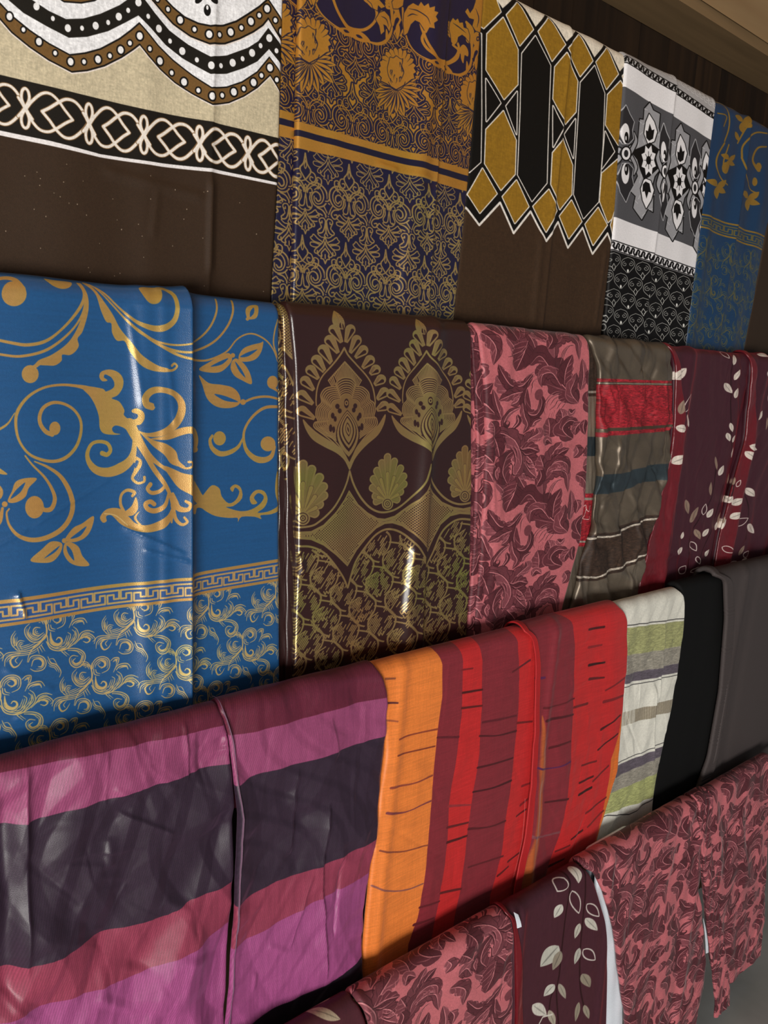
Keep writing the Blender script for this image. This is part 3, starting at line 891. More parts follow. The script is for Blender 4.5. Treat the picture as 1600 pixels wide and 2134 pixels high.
def tex_leaf(which, ground='401d27'):
    BG = rgb(ground); ST = rgb('23090f')
    if which in 'bc':
        c = canvas(1, 1325 if which == 'b' else 1475, 1575 if which == 'b' else 1640, BG, 950, q=1.6)
        crop(c, 1170, 680, 3.335)
        for p in ([(1185, 180), (1175, 700), (1190, 950), (1160, 1150), (1080, 1380), (1030, 1700)], [(1075, 980), (1035, 1200), (900, 1450), (880, 1700)], [(1240, 1100), (1280, 1250), (1265, 1480)], [(1125, 1100), (1060, 1350), (940, 1650)]):
            c.stroke(p, 6, ST, smooth=8)
        F = [((780, 370), (855, 290), 62), ((850, 610), (885, 700), 34), ((775, 700), (850, 718), 55), ((745, 950), (832, 892), 60), ((1190, 270), (1215, 190), 30), ((1200, 375), (1235, 300), 30), ((1130, 395), (1185, 465), 50), ((1200, 500), (1225, 428), 32),
             ((1170, 670), (1185, 735), 26), ((1150, 740), (1168, 800), 36), ((1187, 808), (1210, 755), 22), ((1185, 915), (1200, 840), 18), ((1090, 1038), (1125, 965), 34), ((1130, 1225), (1160, 1175), 30), ((1150, 1235), (1220, 1190), 46), ((1010, 1330), (1050, 1265), 36),
             ((1070, 1418), (1120, 1335), 36), ((1140, 1330), (1210, 1285), 44), ((975, 1460), (1018, 1405), 34), ((800, 1585), (838, 1535), 34), ((997, 1600), (1028, 1550), 26), ((838, 1480), (848, 1428), 22), ((1265, 825), (1350, 858), 56), ((1245, 865), (1308, 938), 52),
             ((1265, 1125), (1330, 1180), 52), ((1275, 1370), (1332, 1438), 54), ((1375, 185), (1425, 222), 34), ((1395, 345), (1440, 300), 46), ((1358, 652), (1388, 585), 28), ((1235, 1630), (1280, 1608), 22)]
        for a, b, w in F:
            leaf_at(c, a, b, w, tone='d8ccc0')
        for a, b, w in [((868, 1205), (880, 1305), 40), ((890, 1365), (955, 1255), 40), ((930, 1410), (958, 1480), 36), ((1032, 1175), (1040, 1080), 20), ((1072, 905), (1078, 1000), 16), ((1095, 1375), (1110, 1290), 24), ((1168, 1100), (1182, 1020), 16), ((1215, 1590), (1258, 1520), 26), ((1408, 720), (1414, 630), 14), ((800, 610), (820, 510), 36)]:
            leaf_at(c, a, b, w, tone='8e7868')
        for a, b, w in [((832, 595), (888, 470), 40), ((1130, 165), (1165, 222), 40), ((1190, 1385), (1278, 1330), 44), ((905, 1500), (935, 1560), 40), ((985, 1310), (1002, 1235), 30), ((825, 1720), (865, 1665), 44), ((1090, 1530), (1155, 1560), 42), ((935, 1600), (955, 1650), 30), ((1185, 1110), (1208, 1065), 20), ((900, 1710), (975, 1670), 24), ((1250, 1600), (1290, 1560), 34), ((1432, 540), (1438, 450), 18), ((1150, 1660), (1200, 1630), 30)]:
            leaf_at(c, a, b, w, False, tone='d2c4bc')
    elif which == 'd':
        c = canvas(3, 350, 790, rgb('48222a'), 2134, q=1.15)
        crop(c, 560, 1780, 2.963)
        for a, b, w in (((468, 875), (298, 925), 62), ((312, 968), (452, 1030), 78), ((248, 950), (142, 1030), 36)):
            leaf_at(c, a, b, w, tone='a8977f', bend=8)
        c.stroke([(240, 945), (100, 1060), (-100, 1200)], 8, ST, smooth=6)
    else:
        c = canvas(3, 1030, 1280, rgb('42202a'), 1950, q=1.3)
        crop(c, 1000, 1580, 2.667)
        for p in ([(500, 600), (502, 700), (475, 880), (455, 1050), (440, 1200), (425, 1300), (435, 1477)], [(585, 620), (585, 760), (570, 920), (558, 1080), (555, 1200), (560, 1300), (580, 1400)], [(425, 1270), (395, 1330), (380, 1450)]):
            c.stroke(p, 8, ST, smooth=8)
        for a, b, w, t in [((550, 597), (548, 697), 44, 'c9c2b6'), ((455, 812), (412, 888), 48, 'c8c6ba'), ((585, 890), (652, 957), 52, 'c4c0b4'), ((556, 918), (526, 1003), 34, 'c0bcae'), ((438, 1043), (335, 1160), 84, 'b9b8ac'), ((450, 1072), (405, 1180), 46, '8d8474'), ((556, 1055), (526, 1147), 34, 'b4b2a6'), ((568, 1198), (610, 1272), 56, '8f8674'), ((415, 1258), (355, 1325), 46, 'c4c2b6'), ((438, 1252), (476, 1338), 36, 'a39c8c'),
                           ((290, 1370), (372, 1430), 72, 'ccc8bc'), ((550, 1355), (530, 1465), 26, '8f8674'), ((578, 1370), (604, 1448), 34, '9a917f'), ((385, 1400), (415, 1490), 40, 'a8a08e')]:
            leaf_at(c, a, b, w, tone=t)
        for a, b, w in [((485, 672), (430, 740), 60), ((512, 738), (550, 862), 56), ((595, 812), (660, 878), 52), ((575, 1065), (638, 1120), 56)]:
            leaf_at(c, a, b, w, False, tone='cdc6bc')
        c.stroke([(330, 1477), (350, 1440), (400, 1425)], 8, rgb('ccc8bc'))
    c.noise_mul(0.0015, 0.01, 0.06, 31)
    return c
for k in 'bcde':
    MT['leaf' + k] = cloth_mat('burgundy_leaf_satin_' + k, tex_leaf(k), rough=0.45, spec=0.3, sheen=0.18, tint=(0.9, 0.08, 0.1), crease=0.25, crease_scale=16)

MT['leaf_highlight'] = cloth_mat('leaf_satin_edge_highlight', tex_leaf('b', '64161f'), rough=0.34, spec=0.5, sheen=0.2, tint=(1.0, 0.2, 0.2), crease=0.4, crease_scale=30)  # same leaf print, the red edge highlight painted in as a redder ground


def plain(n, h, **k):
    return cloth_mat(n, None, tuple(float(v) for v in rgb(h) ** 2.2), **k)
MT['black'] = plain('black_cotton', '121212', rough=0.8, spec=0.2, crease=0.15)
MT['charcoal'] = plain('charcoal_cotton', '463f3e', rough=0.7, spec=0.3, crease=0.12)
MT['lining'] = plain('white_lining', 'dfe6ee', rough=0.8)
MT['selvedge'] = plain('pale_selvedge_thread', '74586c', rough=0.7)
MT['red_hem'] = plain('red_taffeta_hem', 'a82427', rough=0.5, spec=0.35, sheen=0.1)
MT['red_edge_highlight'] = plain('red_edge_highlight', '62161e', rough=0.34, spec=0.5, sheen=0.2, tint=(1.0, 0.2, 0.2), crease=0.4, crease_scale=30)  # red highlight of the lowest leaf curtain's edge, put into the base colour
MT['brown'] = plain('dark_brown_cotton', '33261a', rough=0.7)
def shifted(c, row, ox, oy, s, dx=0.0, dz=0.0):
    """trace in an enlarged view, then move the motif over the cloth by (dx, dz) metres"""
    c.mode = 'm'
    c.tf = lambda p: atrow(row, p / s + np.array([ox, oy])) + np.array([dx, dz])


def inpoly(P, poly):
    P = np.asarray(P, float); q = np.asarray(poly, float)
    ins = np.zeros(len(P), bool)
    for i in range(len(q)):
        a = q[i]; b = q[(i + 1) % len(q)]
        if a[1] == b[1]:
            continue
        m = (P[:, 1] > min(a[1], b[1])) & (P[:, 1] <= max(a[1], b[1]))
        xi = a[0] + (P[:, 1] - a[1]) * (b[0] - a[0]) / (b[1] - a[1])
        ins ^= m & (P[:, 0] < xi)
    return ins


# ---- curl filigree in thin gold lines, shared by both blue cloths
CURLS = [([(1020, 860), (1012, 920), (1022, 990), (1010, 1060), (960, 1110), (890, 1170), (840, 1250), (820, 1330)], [4, 11, 14, 13, 11, 9, 7, 4]),
         ([(1005, 1060), (940, 1140), (860, 1200), (760, 1225), (640, 1240), (590, 1270), (570, 1330)], [10, 9, 8, 8, 7, 7, 5]),
         ([(950, 1120), (850, 1180), (740, 1215), (700, 1200)], [8, 7, 6, 4]), ([(1010, 1040), (940, 1112), (860, 1112), (805, 1050), (800, 980), (845, 928)], [9, 8, 8, 8, 7, 4]),
         ([(1000, 1030), (930, 1085), (862, 1072), (830, 1020), (852, 958)], [6, 7, 8, 8, 4]), ([(990, 1015), (935, 1050), (890, 1030), (885, 990), (910, 965), (955, 967)], [4, 8, 10, 10, 9, 4]),
         ([(1012, 930), (980, 880), (930, 875), (888, 905)], [8, 7, 7, 4]), ([(1015, 905), (965, 853), (905, 850), (850, 880)], [7, 6, 6, 3]),
         ([(1020, 930), (1030, 860), (1080, 805), (1150, 790), (1205, 820), (1215, 890), (1190, 940), (1130, 972)], [9, 8, 8, 8, 8, 8, 7, 4]), ([(1032, 920), (1052, 860), (1100, 822), (1155, 818)], [7, 7, 7, 3]),
         ([(1112, 832), (1158, 850), (1162, 890), (1118, 922)], [3, 18, 18, 3]), ([(1085, 880), (1110, 905), (1150, 905)], [3, 8, 4]), ([(1040, 930), (1048, 985), (1105, 1000)], [8, 8, 3]), ([(1062, 935), (1072, 968), (1112, 980)], [7, 7, 3]),
         ([(1060, 1008), (1065, 1080), (1092, 1128), (1140, 1140), (1176, 1110), (1170, 1075), (1140, 1065), (1120, 1090)], [5, 16, 22, 28, 26, 18, 12, 6]), ([(1026, 1050), (1040, 1128), (1090, 1170), (1150, 1165), (1205, 1110)], [9, 9, 9, 8, 3]),
         ([(1018, 1110), (1058, 1180), (1130, 1203), (1210, 1192), (1260, 1150), (1300, 1090), (1322, 1020), (1288, 980)], [8, 9, 9, 8, 8, 7, 7, 4]), ([(1150, 1200), (1222, 1165), (1252, 1100), (1270, 1035), (1240, 1010)], [5, 7, 7, 7, 4]),
         ([(1220, 1190), (1300, 1130), (1352, 1060), (1340, 985), (1300, 950)], [4, 8, 8, 7, 4]), ([(1340, 1085), (1380, 1012), (1450, 985), (1515, 1003)], [6, 8, 8, 4]), ([(1345, 1095), (1400, 1035), (1470, 1020), (1522, 1065), (1500, 1100)], [5, 7, 8, 7, 4]),
         ([(1310, 1135), (1382, 1065), (1440, 1055), (1470, 1085), (1440, 1112), (1400, 1100)], [4, 8, 14, 16, 10, 4]), ([(1255, 960), (1290, 893), (1350, 862), (1410, 862), (1442, 905)], [4, 8, 8, 8, 4]), ([(1285, 930), (1330, 893), (1395, 890), (1412, 922)], [4, 8, 12, 4]),
         ([(1225, 835), (1262, 802), (1312, 800), (1306, 850), (1280, 895)], [4, 8, 8, 8, 4]), ([(1250, 845), (1288, 825), (1285, 870)], [4, 7, 3]), ([(1130, 1205), (1220, 1182), (1330, 1178), (1402, 1212), (1420, 1270), (1390, 1340), (1330, 1378), (1272, 1350), (1256, 1290), (1290, 1252), (1345, 1258)], [5, 8, 8, 8, 9, 9, 9, 9, 8, 8, 4]),
         ([(1400, 1230), (1370, 1310), (1320, 1340), (1290, 1310), (1320, 1280)], [4, 9, 16, 12, 4]), ([(1240, 1195), (1330, 1205), (1370, 1240)], [4, 7, 3]), ([(945, 1165), (975, 1222)], [8, 2]), ([(965, 1150), (1002, 1210)], [8, 2]), ([(925, 1180), (945, 1245)], [8, 2]), ([(1175, 1210), (1232, 1262)], [8, 2]), ([(1205, 1212), (1255, 1250)], [7, 2]),
         ([(830, 1330), (860, 1272), (930, 1255), (990, 1280), (1012, 1340), (980, 1402), (900, 1422), (850, 1400)], [7, 8, 8, 8, 8, 8, 8, 4]), ([(862, 1372), (885, 1305), (945, 1292), (978, 1325), (965, 1370), (930, 1375)], [4, 8, 10, 16, 14, 4]),
         ([(750, 1240), (660, 1262), (602, 1312), (592, 1385)], [6, 8, 8, 4]), ([(742, 1262), (672, 1290), (650, 1340), (682, 1390), (732, 1368), (772, 1305)], [5, 10, 16, 14, 8, 3]), ([(730, 1280), (700, 1320), (720, 1350)], [3, 8, 3]),
         ([(702, 1010), (662, 1080), (670, 1160), (722, 1212)], [3, 8, 8, 5]), ([(690, 1080), (692, 1165)], [2, 9]), ([(722, 1072), (708, 1160)], [2, 8]), ([(792, 1112), (742, 1110), (716, 1160), (742, 1212)], [3, 7, 8, 4]), ([(780, 1140), (750, 1160), (770, 1205)], [3, 6, 3]),
         ([(1030, 1265), (1062, 1330), (1120, 1350), (1165, 1420), (1150, 1480)], [3, 10, 9, 8, 4]), ([(1050, 1290), (1090, 1290), (1125, 1345)], [3, 6, 3])]


CURLS2 = []
for _p, _w in CURLS:
    _q = catmull(_p, 5)
    CURLS2.append((_q, np.array(_w) * 1.15))
    if len(_p) >= 4 and max(_w) < 12:                # each curl is engraved as parallel lines
        _d = np.gradient(_q, axis=0); _d /= np.hypot(_d[:, 0], _d[:, 1])[:, None] + 1e-9
        _n = np.stack([-_d[:, 1], _d[:, 0]], 1)
        _cr = np.sign(np.sum(_d[:-1, 0] * _d[1:, 1] - _d[:-1, 1] * _d[1:, 0]))
        _k = len(_q)
        for _o, _a, _b in ((20, 0.12, 0.85), (38, 0.25, 0.75)):
            CURLS2.append(((_q + _n * _cr * _o)[int(_k * _a):int(_k * _b)], np.array([3, 8, 8, 3]) * (1.0 if _o < 30 else 0.85)))


def draw_curls(c, col, hx, vz, nx, nz, row, ox, oy, s, clipz=None):
    keep = (c.c.copy(), c.f.copy()) if clipz is not None else None
    for j in nz:
        for i in nx:
            shifted(c, row, ox, oy, s, hx * (i + 0.5 * (j % 2)), -vz * j)
            for p, w in CURLS2:
                c.stroke(p, w, col, 1.0)
    c.mode = 'px'
    if keep is not None:
        m = (c.rows()[:, None] > clipz[None, :])
        c.c[m] = keep[0][m]; c.f[m] = keep[1][m]


KEY = [(0, .7), (0, .1), (.93, .1), (.93, .68), (.73, .68), (.73, .38), (.49, .38), (.49, .95), (1.4, .95), (1.4, .36), (1.2, .36), (1.2, .7), (1, .7)]


def draw_key(c, row, top, bot, per, x0, n, col, wz):
    zt = lambda x: np.interp(x, c.cols(), hline(c, row, top)); zb = lambda x: np.interp(x, c.cols(), hline(c, row, bot))
    t, b = hline(c, row, top), hline(c, row, bot)
    keep = c.tf
    for i in range(n):
        p = np.array(KEY); x = x0 + per * (i + p[:, 0])
        h = 0.27 + 0.5 * (p[:, 1] - 0.1) / 0.85
        q = np.stack([x, zt(x) + (zb(x) - zt(x)) * h], 1)
        c.mode = 'm'; c.tf = None
        c.stroke(q, wz, col, 1.0)
        c.mode = 'px'; c.tf = keep


def tex_blue():
    BL = rgb('1a4c7c')
    c = canvas(1, -75, 592, BL, 1000, q=1.25)
    crop(c, 0, 550, 2.5806)
    G = rgb('b98a48')
    S = lambda p, w: c.stroke(p, w, G, 1.0, smooth=7)
    P = lambda p, sm=6: c.poly(p, G, 1.0, smooth=sm)
    E = lambda x, y, a, b: c.ell(x, y, a, b, G, 1.0)
    cut = lambda p: c.poly(p, BL, 0.0, smooth=5)
    S([(-60, 100), (20, 74), (80, 85), (122, 135)], [14, 20, 30, 24]); E(72, 162, 66, 66)
    P([(245, 72), (300, 82), (385, 88), (390, 112), (362, 134), (320, 136), (278, 116)])
    S([(425, 95), (450, 160), (430, 230), (350, 330), (250, 410), (150, 435), (60, 425), (-120, 385)], [10, 18, 14, 12, 16, 16, 14, 12])
    S([(440, 95), (458, 170), (440, 270), (370, 370), (250, 460), (120, 495), (20, 490), (-120, 460)], [10, 14, 10, 12, 14, 13, 12, 12])
    P([(428, 88), (466, 160), (472, 250), (442, 360), (414, 400), (420, 440), (400, 472), (370, 490), (330, 488), (326, 520), (290, 545), (240, 545), (195, 545), (170, 565), (200, 520), (270, 490), (350, 435), (400, 370), (438, 280), (455, 200)])
    E(157, 592, 45, 48); S([(205, 535), (170, 560)], [18, 20])
    P([(455, 92), (510, 160), (540, 250), (568, 310), (595, 320), (600, 370), (625, 412), (665, 416), (690, 470), (740, 540), (800, 572), (870, 580), (880, 562), (830, 545), (750, 490), (690, 410), (640, 345), (600, 268), (540, 180), (480, 92)])
    S([(860, 572), (905, 570), (926, 550), (915, 535), (900, 546)], [16, 12, 11, 10, 12])
    S([(480, 95), (560, 160), (640, 240), (720, 310), (800, 345), (860, 345), (910, 310), (928, 250), (920, 190), (880, 155), (845, 148)], [8, 10, 10, 12, 18, 28, 36, 30, 26, 22, 20]); P([(750, 140), (800, 135), (858, 150), (858, 190), (835, 215), (795, 216), (765, 190)])
    S([(490, 100), (600, 220), (700, 330), (790, 400), (870, 430), (960, 435), (1050, 410), (1120, 350), (1160, 270), (1172, 180)], [6, 8, 10, 18, 12, 10, 10, 12, 14, 12])
    S([(700, 330), (800, 410), (880, 455), (980, 475), (1080, 455), (1160, 410), (1220, 340), (1250, 270), (1260, 185)], [6, 16, 14, 12, 12, 12, 12, 14, 14])
    S([(790, 400), (870, 455), (960, 500), (1070, 520), (1140, 510), (1220, 470), (1270, 410), (1320, 380), (1370, 378), (1430, 410), (1470, 460), (1495, 525)], [6, 16, 14, 12, 10, 10, 9, 8, 8, 9, 8, 6])
    S([(1495, 300), (1478, 360), (1472, 430), (1492, 500)], 8)
    P([(1330, 292), (1322, 250), (1345, 222), (1392, 215), (1392, 250), (1380, 288), (1352, 298)]); cut([(1345, 286), (1347, 255), (1370, 232), (1366, 265)]); E(1331, 296, 9, 9)
    E(1252, 492, 12, 12)
    P([(1285, 492), (1310, 455), (1350, 437), (1400, 425), (1416, 420), (1406, 470), (1380, 508), (1340, 524), (1290, 522)]); cut([(1290, 500), (1330, 476), (1385, 460), (1335, 497)])
    P([(1230, 480), (1180, 495), (1130, 525), (1066, 565), (1110, 582), (1180, 582), (1225, 550), (1248, 512)]); cut([(1130, 552), (1190, 520), (1228, 508), (1190, 542)])
    P([(1250, 520), (1240, 560), (1260, 600), (1300, 625), (1353, 646), (1345, 590), (1315, 540), (1275, 510)]); cut([(1264, 524), (1300, 568), (1320, 612), (1285, 575)])
    P([(1066, 598), (1085, 650), (1110, 720), (1150, 760), (1200, 775), (1260, 770), (1292, 745), (1285, 700), (1250, 665), (1190, 650), (1120, 640)]); cut([(1150, 700), (1210, 710), (1282, 742), (1210, 736)])
    E(1307, 743, 15, 15); S([(1315, 742), (1370, 720), (1440, 714), (1510, 730)], 11); E(1467, 637, 30, 35); S([(1455, 655), (1510, 695)], [20, 6])
    S([(1510, 768), (1430, 772), (1370, 810), (1325, 870), (1310, 930), (1325, 1000), (1370, 1045), (1420, 1055), (1460, 1035), (1477, 985)], [12, 14, 14, 13, 13, 16, 24, 30, 26, 18]); E(1442, 968, 40, 40)
    S([(1310, 930), (1280, 985), (1230, 1015), (1180, 1020), (1140, 990), (1128, 950), (1140, 925)], [8, 16, 22, 24, 26, 20, 14]); E(1180, 938, 34, 38)
    S([(540, 700), (470, 670), (400, 655), (320, 650), (230, 665), (150, 710), (95, 780), (80, 850), (95, 940), (140, 1010), (200, 1045), (280, 1060), (350, 1040), (405, 985), (432, 910), (430, 840), (395, 785), (340, 752), (280, 745), (230, 770), (208, 815), (212, 860), (240, 900), (275, 915)], [60, 26, 14, 12, 11, 12, 14, 16, 14, 12, 12, 14, 16, 18, 17, 16, 15, 14, 14, 16, 18, 20, 24])
    E(290, 883, 30, 36); S([(-140, 930), (-60, 912), (30, 865), (75, 800)], [14, 14, 12, 4])
    P([(440, 668), (500, 688), (560, 688), (605, 668), (612, 640), (598, 612), (580, 600), (562, 594), (556, 610), (576, 626), (548, 630), (532, 605), (545, 578), (590, 568), (635, 585), (658, 620), (655, 665), (630, 705), (598, 722), (635, 738), (655, 765), (665, 790), (662, 812), (690, 835), (725, 830), (730, 808), (705, 798), (702, 785), (725, 775), (758, 795), (762, 830), (745, 860), (722, 872), (745, 930), (720, 930), (690, 905), (660, 880), (620, 868), (600, 885), (612, 908), (645, 915), (600, 918), (555, 910), (535, 880), (530, 820), (510, 760), (480, 710)], 4)
    S([(710, 890), (780, 915), (850, 905), (910, 865), (945, 800), (945, 740), (910, 695), (850, 675), (800, 682), (768, 715), (772, 752), (800, 765)], [8, 14, 26, 36, 44, 44, 38, 30, 28, 34, 40, 36]); cut([(812, 725), (832, 745), (828, 775), (812, 760)])
    P([(790, 938), (860, 920), (930, 882), (990, 868), (1040, 885), (1060, 940), (1052, 990), (1035, 1012), (1022, 1000), (1030, 960), (1020, 920), (990, 905), (950, 915), (880, 940)]); E(1042, 996, 16, 15)
    P([(730, 890), (800, 940), (870, 962), (920, 1000), (935, 1050), (965, 1085), (900, 1070), (860, 1020), (800, 970)]); S([(920, 1068), (965, 1090), (997, 1080), (999, 1058), (980, 1056)], 11)
    S([(690, 860), (740, 960), (790, 1030), (860, 1090), (940, 1130), (1000, 1150)], [60, 48, 30, 18, 30, 50])
    P([(860, 1080), (960, 1120), (1020, 1150), (1060, 1200), (1085, 1240), (1125, 1278), (1060, 1288), (1000, 1235), (940, 1200), (900, 1150)])
    S([(712, 900), (712, 1000), (690, 1060), (640, 1100), (580, 1120), (520, 1110), (480, 1070), (468, 1020), (490, 970), (530, 955), (575, 965), (592, 1000), (575, 1025), (548, 1018)], [14, 18, 30, 44, 54, 50, 44, 36, 24, 18, 16, 18, 20, 24])
    S([(720, 1050), (735, 1065), (722, 1110), (705, 1150), (730, 1175), (760, 1165), (762, 1142)], [34, 34, 22, 15, 14, 12, 14]); cut([(722, 1055), (735, 1060), (722, 1095), (715, 1085)])
    S([(735, 950), (800, 1080), (860, 1170), (890, 1230), (905, 1300), (900, 1380)], [44, 28, 26, 22, 18, 10])
    S([(870, 1180), (840, 1215), (800, 1225), (778, 1205), (792, 1180)], [14, 18, 20, 18, 22])
    S([(885, 1220), (865, 1290), (820, 1320), (780, 1312), (768, 1285), (792, 1272), (812, 1285)], [12, 18, 24, 26, 24, 22, 22])
    S([(905, 1230), (930, 1300), (975, 1310), (990, 1282), (968, 1265)], [18, 34, 28, 18, 14]); S([(905, 1290), (920, 1360), (950, 1390), (975, 1375), (962, 1352)], [22, 20, 18, 14, 12])
    crop(c, 0, 1050, 2.5806)
    P([(552, 100), (538, 70), (575, 28), (640, 25), (690, 70), (720, 100), (770, 108), (830, 88), (880, 50), (905, 5), (900, 70), (860, 122), (790, 145), (720, 140), (650, 110), (600, 62), (570, 66), (572, 92)])
    c.stroke([(560, 52), (620, 62), (680, 112)], 5, rgb('e0c080'), 1.0, smooth=6)
    P([(345, 190), (390, 130), (440, 105), (502, 66), (492, 130), (460, 178), (410, 202), (362, 202)]); cut([(375, 186), (420, 150), (465, 120), (430, 172)])
    P([(328, 210), (270, 200), (220, 240), (158, 299), (220, 313), (280, 305), (322, 258)]); cut([(318, 222), (268, 258), (232, 290), (290, 258)])
    P([(345, 212), (375, 204), (420, 230), (442, 280), (480, 329), (420, 333), (368, 310), (338, 260)]); cut([(356, 222), (385, 252), (397, 305), (362, 262)])
    E(342, 196, 13, 13)
    crop(c, 0, 550, 2.5806)
    S([(665, 1335), (645, 1290), (650, 1240), (680, 1215), (715, 1225), (705, 1245)], [16, 16, 14, 14, 18, 14]); P([(655, 1345), (700, 1300), (722, 1250), (732, 1310), (705, 1350)]); P([(740, 1325), (725, 1365), (760, 1410), (738, 1400), (712, 1360)])
    P([(1015, 1300), (1055, 1285), (1100, 1230), (1140, 1190), (1180, 1208), (1192, 1250), (1230, 1288), (1268, 1270), (1288, 1225), (1265, 1202), (1252, 1226), (1238, 1206), (1265, 1186), (1296, 1205), (1302, 1260), (1255, 1302), (1215, 1308), (1290, 1330), (1350, 1322), (1400, 1290), (1420, 1252), (1390, 1232), (1366, 1258), (1384, 1286), (1355, 1292), (1344, 1255), (1375, 1218), (1420, 1222), (1440, 1265), (1422, 1310), (1385, 1338), (1440, 1333), (1490, 1308), (1508, 1285), (1508, 1322), (1460, 1346), (1402, 1352), (1406, 1372), (1370, 1360), (1300, 1360), (1280, 1388), (1278, 1366), (1230, 1366), (1160, 1356), (1110, 1332), (1080, 1312), (1052, 1312), (1042, 1342), (1020, 1332)], 3)
    P([(1495, 1115), (1512, 1200), (1512, 1300), (1485, 1250), (1482, 1180)])
    S([(130, 1030), (170, 1080), (230, 1140), (270, 1200), (290, 1260), (272, 1312), (235, 1320), (215, 1300)], [8, 10, 12, 14, 18, 24, 26, 20]); E(180, 1305, 50, 60)
    S([(180, 1060), (250, 1090), (320, 1140), (370, 1220), (388, 1300), (370, 1370), (320, 1430), (240, 1470), (160, 1480), (90, 1455), (45, 1400), (32, 1340), (45, 1315)], [6, 14, 20, 26, 28, 28, 28, 28, 26, 24, 18, 12, 8])
    P([(38, 1275), (60, 1220), (80, 1170), (130, 1150), (192, 1152), (150, 1200), (130, 1250), (80, 1280)]); cut([(52, 1262), (80, 1215), (130, 1172), (105, 1225)])
    P([(10, 1245), (5, 1200), (-60, 1150), (-80, 1180), (-20, 1262)]); P([(36, 1130), (0, 1100), (-60, 1060), (-20, 1120)]); E(22, 1290, 15, 15); S([(10, 1312), (-5, 1380), (-40, 1440)], [14, 26, 10])
    # key band
    crop(c, 0, 1050, 2.5806)
    T = [(-180, 541), (0, 515), (500, 446), (1000, 378), (1500, 297)]; B = [(-180, 688), (0, 660), (500, 580), (1000, 500), (1500, 415)]
    mid = lambda f: [(t[0], t[1] + (b[1] - t[1]) * f) for t, b in zip(T, B)]
    band(c, 1, T, mid(0.14), G, 1.0); band(c, 1, mid(0.88), B, G, 1.0); band(c, 1, mid(0.14), mid(0.88), rgb('254a80'), 0.0)
    xs = atrow(1, [(82, 1250), (140.5, 1240)])[:, 0]
    per = xs[1] - xs[0]
    draw_key(c, 1, T, B, per, xs[0] - 5 * per, 16, rgb('c9a468'), 0.0021)
    cz_ = hline(c, 1, B)
    a = atrow(1, [(515 / 5.333, 1220 + 480 / 5.333), (1480 / 5.333, 1220 + 270 / 5.333), (1015 / 5.333, 1220 + 985 / 5.333)])
    hx = a[1, 0] - a[0, 0]; vz = a[0, 1] - a[2, 1]
    draw_curls(c, rgb('d8b878'), hx, vz, range(-3, 5), range(-1, 3), 1, 0, 1220, 5.333, cz_)
    c.noise_mul(0.05, 0.002, 0.025, 41)
    return c
MT['blue'] = cloth_mat('blue_gold_satin', tex_blue(), rough=0.28, spec=0.7, sheen=0.0, crease=0.14, crease_scale=12, foil_rough=0.36, foil_spread=0.2, foil_metal=0.5)


def tex_bluef():
    c = canvas(0, 1420, 1660, rgb('143658'), 450, q=1.6)
    crop(c, 1240, 0, 2.884)
    G = rgb('b08a3c')
    S = lambda p, w: c.stroke(p, w, G, 1.0, smooth=6)
    S([(730, 600), (780, 630), (805, 700), (800, 780), (775, 850)], 8); S([(740, 680), (790, 700), (770, 760)], 7); S([(775, 860), (730, 940), (725, 1010), (760, 1080), (800, 1110)], 9); S([(800, 870), (770, 960), (765, 1030)], 8)
    S([(1040, 800), (960, 800), (890, 870), (880, 950)], 8); S([(1038, 880), (980, 890), (950, 960), (990, 1020)], [8, 10, 14, 22]); S([(860, 860), (900, 780), (940, 720)], 8); S([(880, 950), (900, 1050), (940, 1130), (980, 1160)], 8)
    for cx, cy, sc in ((890, 730, 1.0), (730, 1120, 1.1), (930, 1190, 1.1), (800, 960, 0.9), (1010, 1330, 0.01)):
        for an in (-150, -30, 90, 30):
            a = math.radians(an)
            c.leaf(cx, cy, cx + 62 * sc * math.cos(a), cy + 70 * sc * math.sin(a), 34 * sc, G, 1.0, bend=6)
    c.ell(780, 1010, 22, 35, G, 1.0); c.ell(990, 1000, 16, 24, G, 1.0)
    c.ell(970, 1090, 14, 26, G, 1.0)
    for x, y in ((820, 600), (960, 640), (1010, 700), (840, 790)):
        c.leaf(x, y, x + 30, y + 60, 26, G, 1.0)
    T = [(600, 1270), (650, 1285), (820, 1345), (1010, 1410), (1200, 1480)]; B = [(600, 1360), (640, 1370), (800, 1430), (1000, 1500), (1200, 1570)]
    band(c, 0, T, [(x, y + 10) for x, y in T], G, 1.0); band(c, 0, [(x, y - 10) for x, y in B], B, G, 1.0)
    a = atrow(0, [(1240 + 650 / 2.884, 445), (1240 + 760 / 2.884, 470)])
    draw_key(c, 0, T, B, (a[1, 0] - a[0, 0]) * 0.8, a[0, 0] - 0.1, 12, rgb('8a7a44'), 0.003)
    zc = hline(c, 0, B)
    q = atrow(0, [(96.6, 1310), (277.5, 1270.6)])
    draw_curls(c, rgb('8f8350'), 0.125, 0.082, range(0, 1), range(0, 1), 0, 0, 1220, 5.333)
    # curls placed over this cloth
    for j in range(5):
        for i in range(5):
            x = c.x0 + 0.11 * (i - 0.5 + 0.5 * (j % 2)); z = zc.mean() - 0.03 - 0.078 * j
            c.mode = 'm'
            c.tf = lambda p, x=x, z=z: np.stack([x + (p[:, 0] - 1015) * 0.000125, z - (p[:, 1] + 0.218 * (p[:, 0] - 1015) - 990) * 0.000125], 1)
            for p, w in CURLS:
                m = catmull(p, 4)
                c.stroke(m, np.array(w) * 1.3, rgb('7c744c'), 1.0)
    c.mode = 'px'
    return c
MT['bluef'] = cloth_mat('blue_gold_flower_satin', tex_bluef(), rough=0.34, spec=0.5, crease=0.2, crease_scale=14, foil_rough=0.4, foil_metal=0.6)


